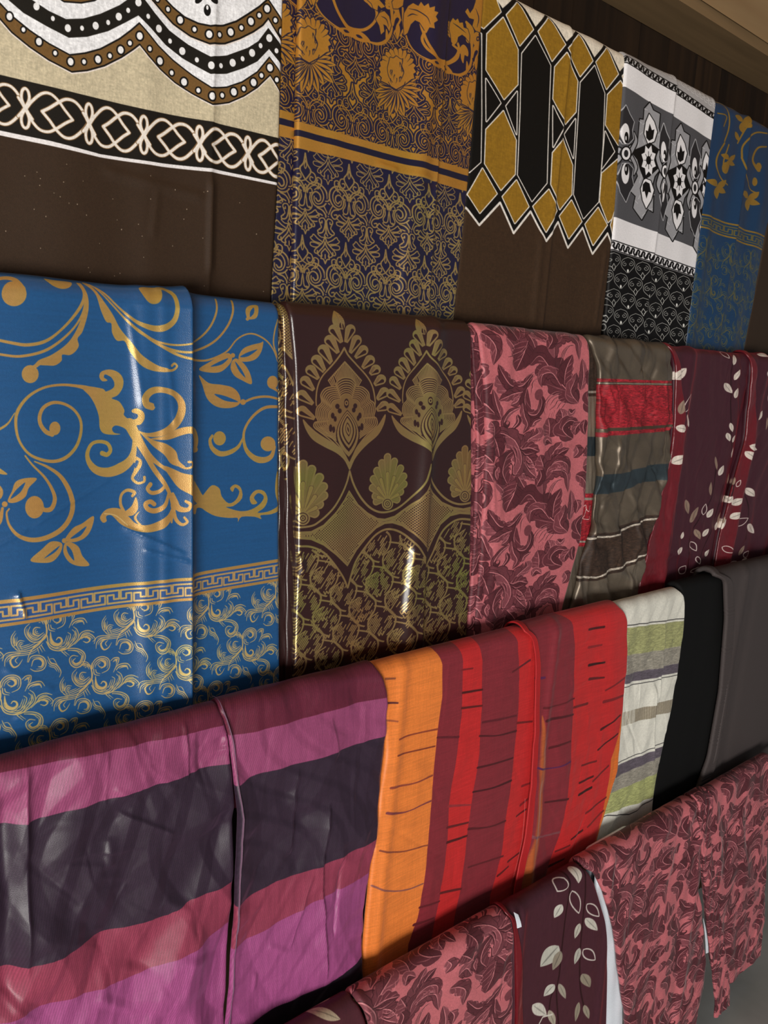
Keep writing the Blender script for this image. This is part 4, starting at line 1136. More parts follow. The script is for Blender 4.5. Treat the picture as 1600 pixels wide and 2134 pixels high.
# ---- brown satin with gold foil
def tex_foilbrown():
    BR = rgb('2e1716'); G = rgb('a68a5a'); G2 = rgb('76603e')
    c = canvas(1, 570, 990, BR, 1000, q=1.35)
    C2 = (600, 640, 7.2727)

    def drop(tf):
        c.tf = tf
        S = lambda p, w, col=G, f=1.0: c.stroke(p, w, col, f, smooth=6)
        cxs = [((770, 540), (660, 345)), ((720, 700), (600, 505)), ((630, 870), (508, 650)), ((540, 1000), (410, 805)), ((440, 1090), (322, 955)), ((370, 1260), (240, 1120)), ((360, 1470), (192, 1335)), ((385, 1690), (196, 1575)),
               ((830, 540), (900, 345)), ((895, 700), (1000, 505)), ((975, 770), (1108, 655)), ((1090, 930), (1210, 805)), ((1210, 1020), (1300, 945)), ((1275, 1180), (1380, 1095)), ((1315, 1400), (1428, 1290)), ((1310, 1560), (1428, 1495))]
        for k, (b, t) in enumerate(cxs):
            b = np.array(b, float); t = np.array(t, float)
            d = t - b; L = np.hypot(*d); d = d / L; n = np.array([-d[1], d[0]])
            inw = 1 if k < 8 else -1
            R = 66 + 0.07 * L
            tip = t
            P = []
            for a in np.linspace(-100, 100, 11):
                P.append(tip + R * (d * math.cos(math.radians(a)) + n * math.sin(math.radians(a))))
            P = [b - n * 26 + d * 6] + P[::1] + [b + n * 26 + d * 6]
            c.poly(P, G, 1.0)
            # dark hollow on the outer side
            o = -n * inw * R * 0.40
            Q = [b + d * L * 0.12 - n * inw * 8]
            for a in np.linspace(-95, 95, 9):
                Q.append(tip + o + R * 0.40 * (d * math.cos(math.radians(a)) + n * math.sin(math.radians(a))))
            c.poly(Q, BR, 0.0)
            for j in range(12):
                u = 0.25 + 0.06 * j
                m = b + (tip - b) * u * 1.15 + n * inw * R * 0.62 * min(1, u * 1.1)
                c.stroke([m - (n * inw * 17 - d * 7), m + (n * inw * 13 - d * 7)], 5.5, BR, 0.0)
        c.leaf(790, 340, 692, 55, 165, G, 1.0, bend=-28); c.leaf(790, 335, 750, 230, 70, BR, 0.0, bend=-8)
        for j in range(7):
            y = 110 + j * 24
            x = 722 + j * 5
            c.stroke([(x, y + 22), (x - 30, y - 8)], 6, BR, 0); c.stroke([(x + 14, y + 14), (x + 62, y + 20 - 28 + 20)], 6, BR, 0)
        c.stroke([(775, 330), (760, 230)], 12, G, 1.0)
        oL = [(805, 560), (740, 680), (600, 870), (470, 1040), (400, 1200), (368, 1400), (388, 1600), (405, 1720)]
        oR = [(805, 560), (880, 680), (1040, 860), (1200, 1040), (1285, 1200), (1312, 1400), (1302, 1560), (1290, 1650)]
        c.poly(catmull(oL, 6).tolist() + [(880, 2100)] + catmull(oR, 6).tolist()[::-1], BR, 0.0)
        S([(807, 620), (740, 735), (640, 870), (490, 1050), (420, 1220), (400, 1400), (405, 1490)], [24, 20, 18, 16, 15, 15, 12]); S([(807, 620), (872, 735), (1000, 870), (1160, 1040), (1250, 1200), (1290, 1400), (1288, 1500)], [24, 20, 20, 18, 18, 18, 14])
        # fan
        out = np.array([(580, 1110), (815, 828), (1080, 1110)], float); 
        for j in range(25):
            u = j / 24
            o = np.array([np.interp(u, [0, 0.5, 1], out[:, 0]), np.interp(u, [0, 0.5, 1], out[:, 1])])
            a = math.radians(205 + 130 * u)
            i_ = np.array([838 + 195 * math.cos(a), 1270 + 200 * math.sin(a)])
            if j < 4 or j > 20:
                i_ = np.array([625 if j < 4 else 1035, 1190]) + np.array([(j if j < 4 else j - 24) * 18, -j * 6 if j < 4 else (j - 24) * 6])
            c.stroke([o, i_], 11, G, 1.0)
        c.stroke(out, 16, G, 1.0)
        cloud = np.array([(385, 1830), (380, 1750), (430, 1725), (400, 1640), (415, 1520), (482, 1440), (470, 1330), (530, 1235), (640, 1202), (682, 1202), (702, 1130), (762, 1082), (832, 1065), (920, 1082), (980, 1140), (1000, 1198), (1100, 1212), (1190, 1290), (1212, 1400), (1272, 1450), (1292, 1560), (1272, 1650), (1312, 1690), (1305, 1800), (1100, 1950), (880, 2080), (600, 1960)], float)
        cen = np.array([850, 1690.])
        for j, f in enumerate((1.0, 0.94, 0.88, 0.82, 0.765, 0.71, 0.66, 0.61)):
            q = catmull(cen + (cloud - cen) * f, 4, True)
            if j == 0:
                c.poly(q, BR, 0.0)
            if j == 7:
                c.poly(q, G2, 0.8)
            c.stroke(q, 15 - j * 0.6, G, 1.0, closed=True)
        for j in range(40):
            x = 600 + j * 13
            c.stroke([(x - 60, 1900), (x + 60, 1380)], 3.5, BR, 0.2, op=0.6)
        for x, y, a, b in ((845, 1455, 40, 75), (708, 1500, 34, 42), (742, 1568, 32, 40), (985, 1495, 34, 42), (962, 1556, 32, 40), (640, 1640, 28, 48), (676, 1690, 24, 44), (1060, 1640, 28, 48), (1032, 1680, 24, 44), (612, 1830, 26, 60), (655, 1850, 22, 52), (1092, 1810, 26, 58), (1050, 1842, 22, 50)):
            c.ell(x, y, a, b, BR, 0.0); 
        c.ell(845, 1450, 26, 36, G, 1.0); c.ell(845, 1450, 14, 22, BR, 0.0)
        dl = lambda w, y0, y1, col, f: c.leaf(858, y0, 885, y1, w, col, f, fat=0.5)
        for j, (w, y0, y1) in enumerate(((370, 1550, 2330), (330, 1572, 2260), (285, 1592, 2190), (240, 1612, 2130), (195, 1640, 2090), (150, 1672, 2050))):
            dl(w, y0, y1, G if j % 2 else BR, j % 2 * 1.0)
        dl(90, 1735, 1960, BR, 0.0); dl(62, 1765, 1930, G, 1.0); dl(26, 1800, 1900, BR, 0.0)
        c.poly([(205, 1700), (250, 1850), (350, 2000), (520, 2110), (700, 2205), (820, 2315), (897, 2460), (893, 2380), (840, 2245), (740, 2120), (600, 2025), (420, 1905), (290, 1790)], G, 1.0, smooth=5)
        c.poly([(1445, 1620), (1425, 1760), (1335, 1930), (1185, 2065), (1065, 2185), (975, 2305), (903, 2460), (905, 2380), (950, 2245), (1040, 2085), (1200, 1925), (1340, 1780)], G, 1.0, smooth=5)
        for sgn in (-1, 1):
            for k, f in enumerate((0.0, 1.0)):
                S([(880 + sgn * (470 - 60 * f), 1850 - 30 * f), (880 + sgn * (300 - 40 * f), 1985 - 20 * f), (885 + sgn * (160 - 30 * f), 2120), (890 + sgn * 60, 2250), (897, 2400 - 40 * f)], 12)
    base = lambda p: p / 7.2727 + np.array([600, 640])
    drop(base)
    # second and third medallion: same motif further along the cloth (measured corner points)
    def to2(p):
        q = base(p)
        u = (q[:, 0] - (620 + 0)) / (802.5 - 620); v = (q[:, 1] - 650) / (978 - 650)
        return np.stack([805 + u * 157, 664 + v * 295], 1)
    drop(to2)
    def to3(p):
        q = base(p)
        u = (q[:, 0] - 620) / (802.5 - 620); v = (q[:, 1] - 650) / (978 - 650)
        return np.stack([964 + u * 140, 680 + v * 270], 1)
    drop(to3)
    crop(c, 600, 900, 4.0)
    S = lambda p, w, col=G, f=1.0: c.stroke(p, w, col, f, smooth=6)
    S([(495, 325), (470, 420), (420, 530), (350, 640), (250, 740), (160, 785), (-60, 800)], 13); S([(495, 325), (530, 430), (590, 540), (660, 620), (730, 660), (800, 665), (880, 640), (960, 580), (1040, 490), (1090, 410), (1110, 350), (1132, 262)], 14); S([(1132, 262), (1160, 370), (1220, 470), (1290, 545), (1370, 590), (1450, 600), (1560, 575)], 14)

    def shell(ox, oy, sx, sy):
        T = lambda x, y: (ox + (x - 812) * sx, oy + (y - 592) * sy)
        tips = [(812, 208), (765, 258), (868, 245), (725, 322), (918, 302), (697, 390), (943, 368), (690, 462), (945, 432), (712, 530), (918, 496), (722, 575), (890, 560)]
        for t in tips[::-1]:
            a = T(812, 560); b = T(*t)
            c.stroke([a, b], [14 * sx, 30 * sx, 62 * sx], G, 1.0)
            c.stroke([a, b], [4 * sx, 14 * sx, 42 * sx], rgb('5c4527'), 0.7)
            c.stroke([T(812 + (t[0] - 812) * 0.55, 560 + (t[1] - 560) * 0.55), b], [4 * sx, 26 * sx], G2, 0.9)
        for t in ((812, 345), (757, 395), (866, 378), (735, 465), (890, 440), (735, 540), (895, 520)):
            c.stroke([T(812, 570), T(*t)], [8 * sx, 16 * sx, 36 * sx], BR, 0.0); c.stroke([T(812, 570), T(*t)], [4 * sx, 9 * sx, 27 * sx], rgb('b99a58'), 1.0)
        for r, k in ((46, 1), (38, 0), (30, 1), (20, 0), (12, 1), (6, 0)):
            c.ell(*T(812, 595), r * sx, r * sy * 1.1, G if k else BR, float(k))
    shell(812, 592, 1, 1); shell(112, 712, 1.25, 1.15); shell(1462, 528, 0.96, 1.0)
    top = [(-100, 832), (75, 830), (180, 825), (280, 770), (380, 660), (450, 560), (492, 483), (570, 600), (650, 670), (730, 715), (790, 721), (870, 696), (960, 626), (1050, 550), (1100, 480), (1131, 405), (1190, 500), (1270, 580), (1370, 625), (1450, 636), (1560, 612)]
    bot = [(-100, 885), (75, 888), (180, 895), (280, 940), (380, 1020), (478, 1114), (560, 980), (640, 880), (720, 800), (790, 762), (850, 755), (930, 780), (1010, 840), (1090, 930), (1145, 994), (1200, 880), (1260, 770), (1340, 700), (1420, 680), (1560, 690)]
    c.poly(top + bot[::-1], G, 1.0)
    ti = np.array(top, float); bi = np.array(bot, float)
    gx, gy = np.meshgrid(np.arange(-60, 1560, 22.0), np.arange(400, 1120, 22.0))
    pts = np.stack([gx.ravel(), gy.ravel()], 1); pts2 = pts + 11
    pts = np.vstack([pts, pts2])
    tz = np.interp(pts[:, 0], ti[:, 0], ti[:, 1]); bz = np.interp(pts[:, 0], bi[:, 0], bi[:, 1])
    ok = (pts[:, 1] > tz + 30) & (pts[:, 1] < bz - 30)
    for x, y in pts[ok]:
        c.poly([(x - 7.5, y), (x, y - 9), (x + 7.5, y), (x, y + 9)], BR, 0.0)
    inner_t = [(x, y + 22) for x, y in top]; inner_b = [(x, y - 22) for x, y in bot]
    c.stroke(inner_t, 4, BR, 0.0); c.stroke(inner_b, 4, BR, 0.0)
    arcs = [[(-100, 948), (75, 950), (180, 955), (280, 1000), (360, 1090), (440, 1205), (478, 1290)], [(482, 1290), (520, 1160), (560, 1060), (650, 930), (720, 850), (800, 808), (880, 815), (960, 860), (1040, 950), (1100, 1040), (1128, 1115)], [(1128, 1115), (1190, 1010), (1260, 850), (1330, 770), (1420, 725), (1560, 735)]]
    for a in arcs:
        S(a, 14)
    # hatched brocade below the arcs
    lim = np.vstack([np.array(a) for a in arcs])
    lim = lim[np.argsort(lim[:, 0])]
    rr = np.random.RandomState(8)
    below = lambda x, y: y > np.interp(x, lim[:, 0], lim[:, 1]) + 16

    def hatch(x, y, rx, ry, n, hole=True):
        for _ in range(n):
            a = rr.uniform(0, 6.28); q = math.sqrt(rr.uniform(0.1, 1))
            lob = 0.72 + 0.28 * abs(math.sin(3.5 * a))
            px_, py_ = x + rx * q * lob * math.cos(a), y + ry * q * lob * math.sin(a)
            px_ = round((px_ + py_ * 0.6) / 15) * 15 - py_ * 0.6
            if not below(px_, py_):
                continue
            if hole and (abs(px_ - x) < 10 or abs(abs(px_ - x) - abs(py_ - y) * 0.6) < 7):
                continue
            L = rr.uniform(14, 25)
            c.stroke([(px_ - L * 0.55, py_ + L * 0.9), (px_ + L * 0.55, py_ - L * 0.9)], 6, G if rr.rand() < 0.8 else G2, 1.0)

    def dots(p, w):
        q = catmull(p, 40)
        seg = np.r_[0, np.cumsum(np.hypot(*(q[1:] - q[:-1]).T))]
        for s in np.arange(0, seg[-1], 10.5):
            x = np.interp(s, seg, q[:, 0]); y = np.interp(s, seg, q[:, 1])
            if below(x, y):
                c.stroke([(x - 3.5, y + 2.5), (x + 3.5, y - 2.5)], w, G, 1.0)
    for j in range(0, 7):
        for i in range(-2, 6):
            X = -30 + 300 * i + 150 * (j % 2) + 10 * j; Y = 960 + 165 * j - 80 * i * 0.95 - 40 * (j % 2)
            if Y < 780 or Y > 2100:
                continue
            hatch(X, Y, 84, 98, 62)
            hatch(X + 75, Y + 100, 34, 30, 9, False); hatch(X - 100, Y + 60, 26, 34, 8, False)
            dots([(X - 60, Y - 150), (X + 40, Y - 130), (X + 105, Y - 60), (X + 90, Y + 30), (X + 40, Y + 90)], 7)
            dots([(X - 40, Y - 90), (X - 110, Y - 30), (X - 105, Y + 60), (X - 40, Y + 130), (X + 20, Y + 150)], 7)
            for q in range(3):
                x = X + rr.uniform(-120, 120); y = Y + rr.uniform(60, 150)
                if below(x, y):
                    c.stroke(catmull([(x, y), (x + 12, y + 22), (x + 22, y - 4), (x + 36, y + 14), (x + 46, y - 14)], 4), 6, G, 1.0)
    return c
MT['foilbrown'] = cloth_mat('brown_gold_foil_satin', tex_foilbrown(), rough=0.27, spec=0.6, crease=0.14, crease_scale=12, foil_rough=0.3, foil_spread=0.36, foil_metal=0.8)


# ---- navy satin, gold damask
def tex_navy():
    NV = rgb('181432'); G = rgb('c8892f')
    c = canvas(0, 560, 1015, NV, 300, q=1.35)
    row = 0
    a = atrow(0, [(620 + 655 / 6.154, 320 + 150 / 6.154), (620 + 1170 / 6.154, 320 + 290 / 6.154), (620 + 612 / 6.154, 320 + 1150 / 6.154)])
    hx = a[1, 0] - a[0, 0]; vz = a[0, 1] - a[2, 1]; vx = a[2, 0] - a[0, 0]
    crop(c, 560, 0, 3.048)
    up = [(0, 735), (185, 790), (1270, 1095), (1400, 1130)]
    band(c, 0, None, up, G, 1.0)

    GW = [1.0]

    def two(p, w, col, halo, sm=3):
        q = catmull(p, sm) if sm else np.asarray(p, float)
        if halo:
            c.stroke(q, np.asarray(w) + 32, NV, 0.0)
        else:
            c.stroke(q, np.asarray(w) * GW[0], col, 1.0)

    def motif_S(h):
        A = lambda f: two(f[0], f[1], G, h)
        X0 = 635
        for s in (-1, 1):
            m = lambda p: [(X0 + (x if s > 0 else -x) + (0.0), y + 0.27 * (x if s > 0 else -x)) for x, y in p]
            A((m([(0, 120), (12, 200), (45, 290), (62, 360), (20, 430)]), 20)) if False else None
            A((m([(0, 148), (22, 270), (68, 350), (20, 440), (0, 470)]), 17)); 
            A((m([(60, 350), (110, 370), (125, 430), (95, 475), (55, 455), (62, 415), (90, 420)]), 15)); A((m([(0, 470), (60, 500), (120, 490), (148, 430)]), 14))
            A((m([(0, 620), (40, 520), (110, 470), (180, 480), (240, 540), (255, 640), (215, 730), (140, 760), (85, 720), (75, 640), (120, 580), (170, 600), (180, 660), (150, 690), (125, 660)]), 17))
            A((m([(20, 600), (70, 530), (130, 505), (190, 540), (215, 620), (190, 700), (140, 725), (105, 690), (105, 640)]), 13))
            A((m([(150, 540), (185, 490), (190, 420), (150, 400), (130, 440), (160, 500), (110, 560)]), 14))
            A((m([(20, 620), (35, 570), (70, 560), (80, 600), (50, 615)]), 14)); A((m([(60, 620), (50, 690), (80, 760), (60, 800), (20, 780), (10, 700), (0, 640)]), 14))
            A((m([(255, 660), (270, 690), (300, 700)]), 15)); A((m([(140, 770), (200, 790), (235, 850), (205, 900), (160, 880), (165, 840), (195, 850)]), 16)); A((m([(215, 735), (245, 800), (265, 860)]), 12))
        A(([(X0, 520), (X0 - 14, 545), (X0, 575), (X0 + 14, 545), (X0, 520)], 10))
        A(([(X0 + 3, 235), (X0 - 14, 290), (X0, 335), (X0 + 16, 290), (X0 + 3, 235)], 11))
        palm(h, X0 - 6, 935, 0.84)

    def palm(h, cx, cy, k=1.0):
        A = lambda p, w: two([(cx + k * x, cy + k * (y + 0.27 * x * 0.6)) for x, y in p], w, G, h)
        for s in (-1, 1):
            A([(0, -135), (s * 26, -55), (s * 80, 10), (s * 128, 62), (s * 132, 100), (s * 100, 108), (s * 96, 70)], 15)
            A([(0, -62), (s * 18, 0), (s * 62, 62), (s * 92, 112), (s * 62, 140), (s * 40, 122)], 14)
            A([(s * 42, -62), (s * 96, -96), (s * 146, -142), (s * 168, -112), (s * 190, -92), (s * 150, -52), (s * 60, -34)], 14)
            A([(s * 66, -14), (s * 126, -32), (s * 186, -28), (s * 188, 12), (s * 140, 28), (s * 92, 22)], 14)
            A([(s * 14, -120), (s * 50, -120), (s * 92, -158), (s * 60, -176)], 12)
            A([(0, 30), (s * 46, 92), (s * 40, 128), (s * 52, 168), (s * 22, 176), (0, 232)], 14)
        A([(0, 110), (0, 165)], 12)

    def motif_P(h):
        cx = 325
        for s in (-1, 1):
            A = lambda p, w: two([(cx + 12 + s * x, y + 0.2 * s * x) for x, y in p], w, G, h)
            A([(0, 890), (25, 840), (70, 850), (80, 890), (50, 905), (48, 880)], 14); A([(5, 870), (15, 950), (40, 1020), (85, 1040), (100, 1010), (75, 990)], 15); A([(75, 900), (55, 960), (80, 985)], 12); A([(0, 900), (-2, 1000), (20, 1060)], 12)
        palm(h, cx, 1195, 0.95)

    for j in (-2, -1, 0, 1):
        for i in range(-2, 6):
            for h in (True, False):
                shifted(c, 0, 620, 320, 6.154, hx * i + vx * j, -vz * j)
                GW[0] = 0.62 if j < 0 else 0.95
                motif_S(h); motif_P(h)
    c.mode = 'px'
    # gold carnations on the gold ground
    f0 = atrow(0, [(822.6, 165)])[0]
    for fx, fy in ((822.6, 165), (640, 108), (985, 212)):
        f1 = atrow(0, [(fx, fy)])[0]
        shifted(c, 0, 600, 0, 6.154, f1[0] - f0[0], f1[1] - f0[1])
        rr = np.random.RandomState(4)
        c.ell(1370, 930, 238, 300, NV, 0.0)
        for an in list(range(-38, 219, 16)):
            r = math.radians(an); L = 340 + 60 * (an % 32 == 10) - 60 * (abs(an - 90) > 70)
            bx, by = 1370 + L * math.cos(r) * 0.85, 1120 + L * math.sin(r)
            c.leaf(1370, 1120, bx, by, 96, NV, 0.0, fat=0.6); c.leaf(1370, 1120, bx, by, 74, G, 1.0, fat=0.6); c.leaf(1380, 1140, 1370 + (bx - 1370) * 0.9, 1120 + (by - 1120) * 0.9, 16, NV, 0.0, fat=0.6)
        cr = []
        for k in range(44):
            an = math.radians(150 + 240 * k / 43); q = 1 + 0.07 * (k % 3 == 0) - 0.05 * (k % 3 == 1)
            cr.append((1372 + 235 * q * math.cos(an), 900 + 285 * q * math.sin(an)))
        c.poly(cr + [(1500, 1090), (1370, 1165), (1245, 1090)], NV, 0.0)
        c.poly([(1372 + (x - 1372) * 0.93, 900 + (y - 900) * 0.94) for x, y in cr] + [(1490, 1080), (1370, 1150), (1255, 1080)], G, 1.0)
        for k in range(26):
            x = 1290 + rr.uniform(0, 165); y = 760 + rr.uniform(0, 270)
            if abs(x - 1372) < 40 and y < 960:
                continue
            c.stroke([(x, y), (x + rr.uniform(-14, 14), y + 30), (x + rr.uniform(-14, 14), y + 62)], [12, 7, 3], NV, 0.0)
        c.stroke(catmull([(1275, 790), (1290, 740), (1330, 750), (1370, 725), (1410, 755), (1450, 780), (1440, 850), (1465, 930), (1440, 1010)], 5), 9, NV, 0.0); c.stroke(catmull([(1275, 790), (1255, 880), (1270, 980), (1320, 1060)], 5), 9, NV, 0.0)
        c.stroke(catmull([(1270, 1060), (1320, 1140), (1390, 1168), (1450, 1130), (1480, 1060)], 5), 9, NV, 0.0)
        for k in range(9):
            an = math.radians(-150 + 130 * k / 8)
            c.stroke([(1372 + 225 * math.cos(an), 900 + 265 * math.sin(an)), (1372 + 150 * math.cos(an + 0.1), 900 + 180 * math.sin(an + 0.1))], [11, 2], NV, 0.0)
    # large acanthus scrolls along the top
    g0 = atrow(0, [(733, 65)])[0]
    for k, (gx, gy) in enumerate(((733, 65), (911, 133), (1065, 190), (540, -10))):
        g1 = atrow(0, [(gx, gy)])[0]
        shifted(c, 0, 600, 0, 6.154, g1[0] - g0[0], g1[1] - g0[1])
        S = lambda p, w: (c.stroke(p, w, G, 1.0, smooth=6))
        c.poly([(230, -700), (300, -50), (385, 150), (470, 280), (600, 390), (720, 450), (860, 480), (1010, 560), (1150, 590), (1270, 540), (1330, 420), (1330, 200), (1420, 100), (1480, 60), (1500, -700)], NV, 0.0, smooth=3)
        S([(480, -400), (510, -150), (540, -20), (590, 130), (660, 260), (740, 360), (830, 400)], [30, 36, 40, 36, 40, 52, 60]); S([(820, 400), (960, 390), (1060, 320), (1108, 230), (1100, 140), (1040, 80), (1000, 20), (990, -80), (1040, -160)], [60, 36, 34, 30, 34, 40, 50, 70, 40])
        for q in range(5):
            c.leaf(1010 - 4 * q, 60 - 45 * q, 930 - 4 * q, -10 - 45 * q, 40, G, 1.0, bend=10)
        S([(250, -400), (265, -180), (300, -20), (360, 130), (440, 240), (560, 350), (660, 410)], [30, 30, 34, 30, 30, 34, 40]); c.stroke(catmull([(285, -20), (345, 125), (430, 240), (560, 355)], 5), 7, NV, 0.0)
        c.poly([(590, 385), (690, 370), (800, 385), (930, 430), (1030, 545), (920, 550), (800, 490), (700, 470), (630, 420)], G, 1.0, smooth=4)
        c.leaf(680, 400, 765, 432, 36, NV, 0.0); c.leaf(850, 455, 935, 505, 36, NV, 0.0)
        S([(1000, 545), (1120, 575), (1220, 545), (1290, 450), (1312, 330), (1310, 200), (1300, 60), (1290, -60), (1220, -160)], [20, 36, 42, 40, 34, 34, 60, 90, 40]); c.stroke(catmull([(1040, 540), (1130, 550), (1220, 510), (1275, 420), (1285, 320), (1250, 250)], 5), 8, NV, 0.0)
        c.poly([(1105, 260), (1130, 190), (1180, 150), (1235, 200), (1260, 270), (1250, 320), (1205, 300), (1195, 350), (1185, 415), (1150, 350), (1140, 280)], G, 1.0, smooth=4)
        c.poly([(1235, 380), (1262, 440), (1255, 500), (1228, 505)], G, 1.0, smooth=4)
        for q in range(6):
            c.leaf(1290, 130 - 40 * q, 1215, 70 - 40 * q, 38, G, 1.0, bend=-10); c.leaf(1500, 200 - 40 * q, 1560 + 6 * q, 290 - 40 * q, 36, G, 1.0, bend=10)
        c.poly([(1320, 330), (1380, 230), (1470, 260), (1480, 120), (1560, 60), (1620, 100), (1640, 220), (1560, 260), (1500, 330), (1440, 400), (1390, 530), (1350, 430)], NV, 0.0, smooth=3)
        S([(1325, 330), (1350, 240), (1390, 220), (1420, 260), (1400, 310)], 24); S([(1470, 340), (1450, 270), (1420, 260)], 22); c.leaf(1390, 300, 1385, 520, 60, G, 1.0); S([(1340, 440), (1360, 400), (1400, 420)], 18); S([(1450, 400), (1420, 470)], 16)
        for q in range(6):
            an = q * math.pi / 3
            c.ell(1400 + 55 * math.cos(an), 75 + 70 * math.sin(an), 36, 44, G, 1.0, rot=math.degrees(an)); 
        c.ell(1400, 75, 26, 34, NV, 0.0); c.ell(1400, 75, 12, 16, G, 1.0)
    c.mode = 'px'
    crop(c, 560, 0, 3.048)
    z_ = hline(c, 0, [(0, 850), (1400, 1230)])[None, :]
    low = (c.rows()[:, None] < z_) * c.f
    c.c += (rgb('a98e58') - c.c) * low[..., None]
    g2 = rgb('cb8e34')
    for q in ([(845, 150), (850, 90), (875, 45), (905, 25), (935, 45), (950, 20), (965, 50), (985, 35), (990, 65), (1015, 60), (1012, 90), (1033, 100), (1018, 125), (1030, 150), (1008, 165), (1012, 200), (985, 190), (970, 225), (955, 185), (940, 150), (915, 135), (890, 160), (870, 215), (850, 230)],
              [(1135, 190), (1140, 150), (1160, 118), (1175, 135), (1190, 122), (1200, 150), (1220, 148), (1225, 180), (1250, 190), (1262, 230), (1260, 275), (1235, 240), (1215, 225), (1190, 240), (1185, 270), (1165, 295), (1148, 270), (1145, 230)],
              [(1235, 80), (1250, 58), (1265, 90), (1285, 60), (1298, 20), (1305, -30), (1365, -30), (1355, 80), (1345, 160), (1332, 212), (1300, 200), (1280, 170), (1290, 130), (1260, 120)],
              [(665, 130), (690, 88), (720, 78), (752, 110), (768, 165), (755, 205), (735, 170), (715, 160), (722, 205), (700, 225), (688, 170)],
              [(610, 0), (640, -20), (690, 10), (725, 50), (700, 60), (680, 40), (675, 75), (650, 60), (640, 30)], [(770, 20), (800, -20), (850, -20), (842, 40), (810, 60), (780, 60)]):
        c.stroke(q, 9, NV, 0.0, closed=True); c.poly(q, G, 1.0)
    for q in ([(880, 60), (930, 75), (975, 120), (990, 170)], [(870, 110), (900, 95), (930, 105)], [(1160, 150), (1200, 180), (1240, 215)], [(1300, 60), (1320, 120), (1310, 180)], [(700, 110), (735, 130), (750, 175)]):
        c.stroke(q, [2, 7, 6, 2], NV, 0.0, smooth=5)
    for q in ([(1158, 290), (1192, 325), (1185, 372), (1140, 402), (1085, 415)], [(962, 215), (950, 262), (975, 325), (1020, 372), (1075, 412)]):
        c.stroke(q, [14, 16, 17, 18, 22], G, 1.0, smooth=5)
    b0 = [(0, 722), (185, 778), (1270, 1083), (1400, 1120)]; b1 = [(0, 775), (185, 830), (1270, 1122), (1400, 1158)]; b2 = [(0, 815), (185, 870), (1270, 1162), (1400, 1198)]; b3 = [(0, 890), (185, 948), (500, 1020), (1270, 1222), (1400, 1258)]
    band(c, 0, b0, b1, g2, 1.0); band(c, 0, b1, b2, rgb('14122c'), 0.0); band(c, 0, b2, b3, g2, 1.0)
    return c
MT['navy'] = cloth_mat('navy_gold_damask', tex_navy(), rough=0.28, spec=0.6, crease=0.16, crease_scale=11, foil_rough=0.3, foil_spread=0.1, foil_metal=0.55)


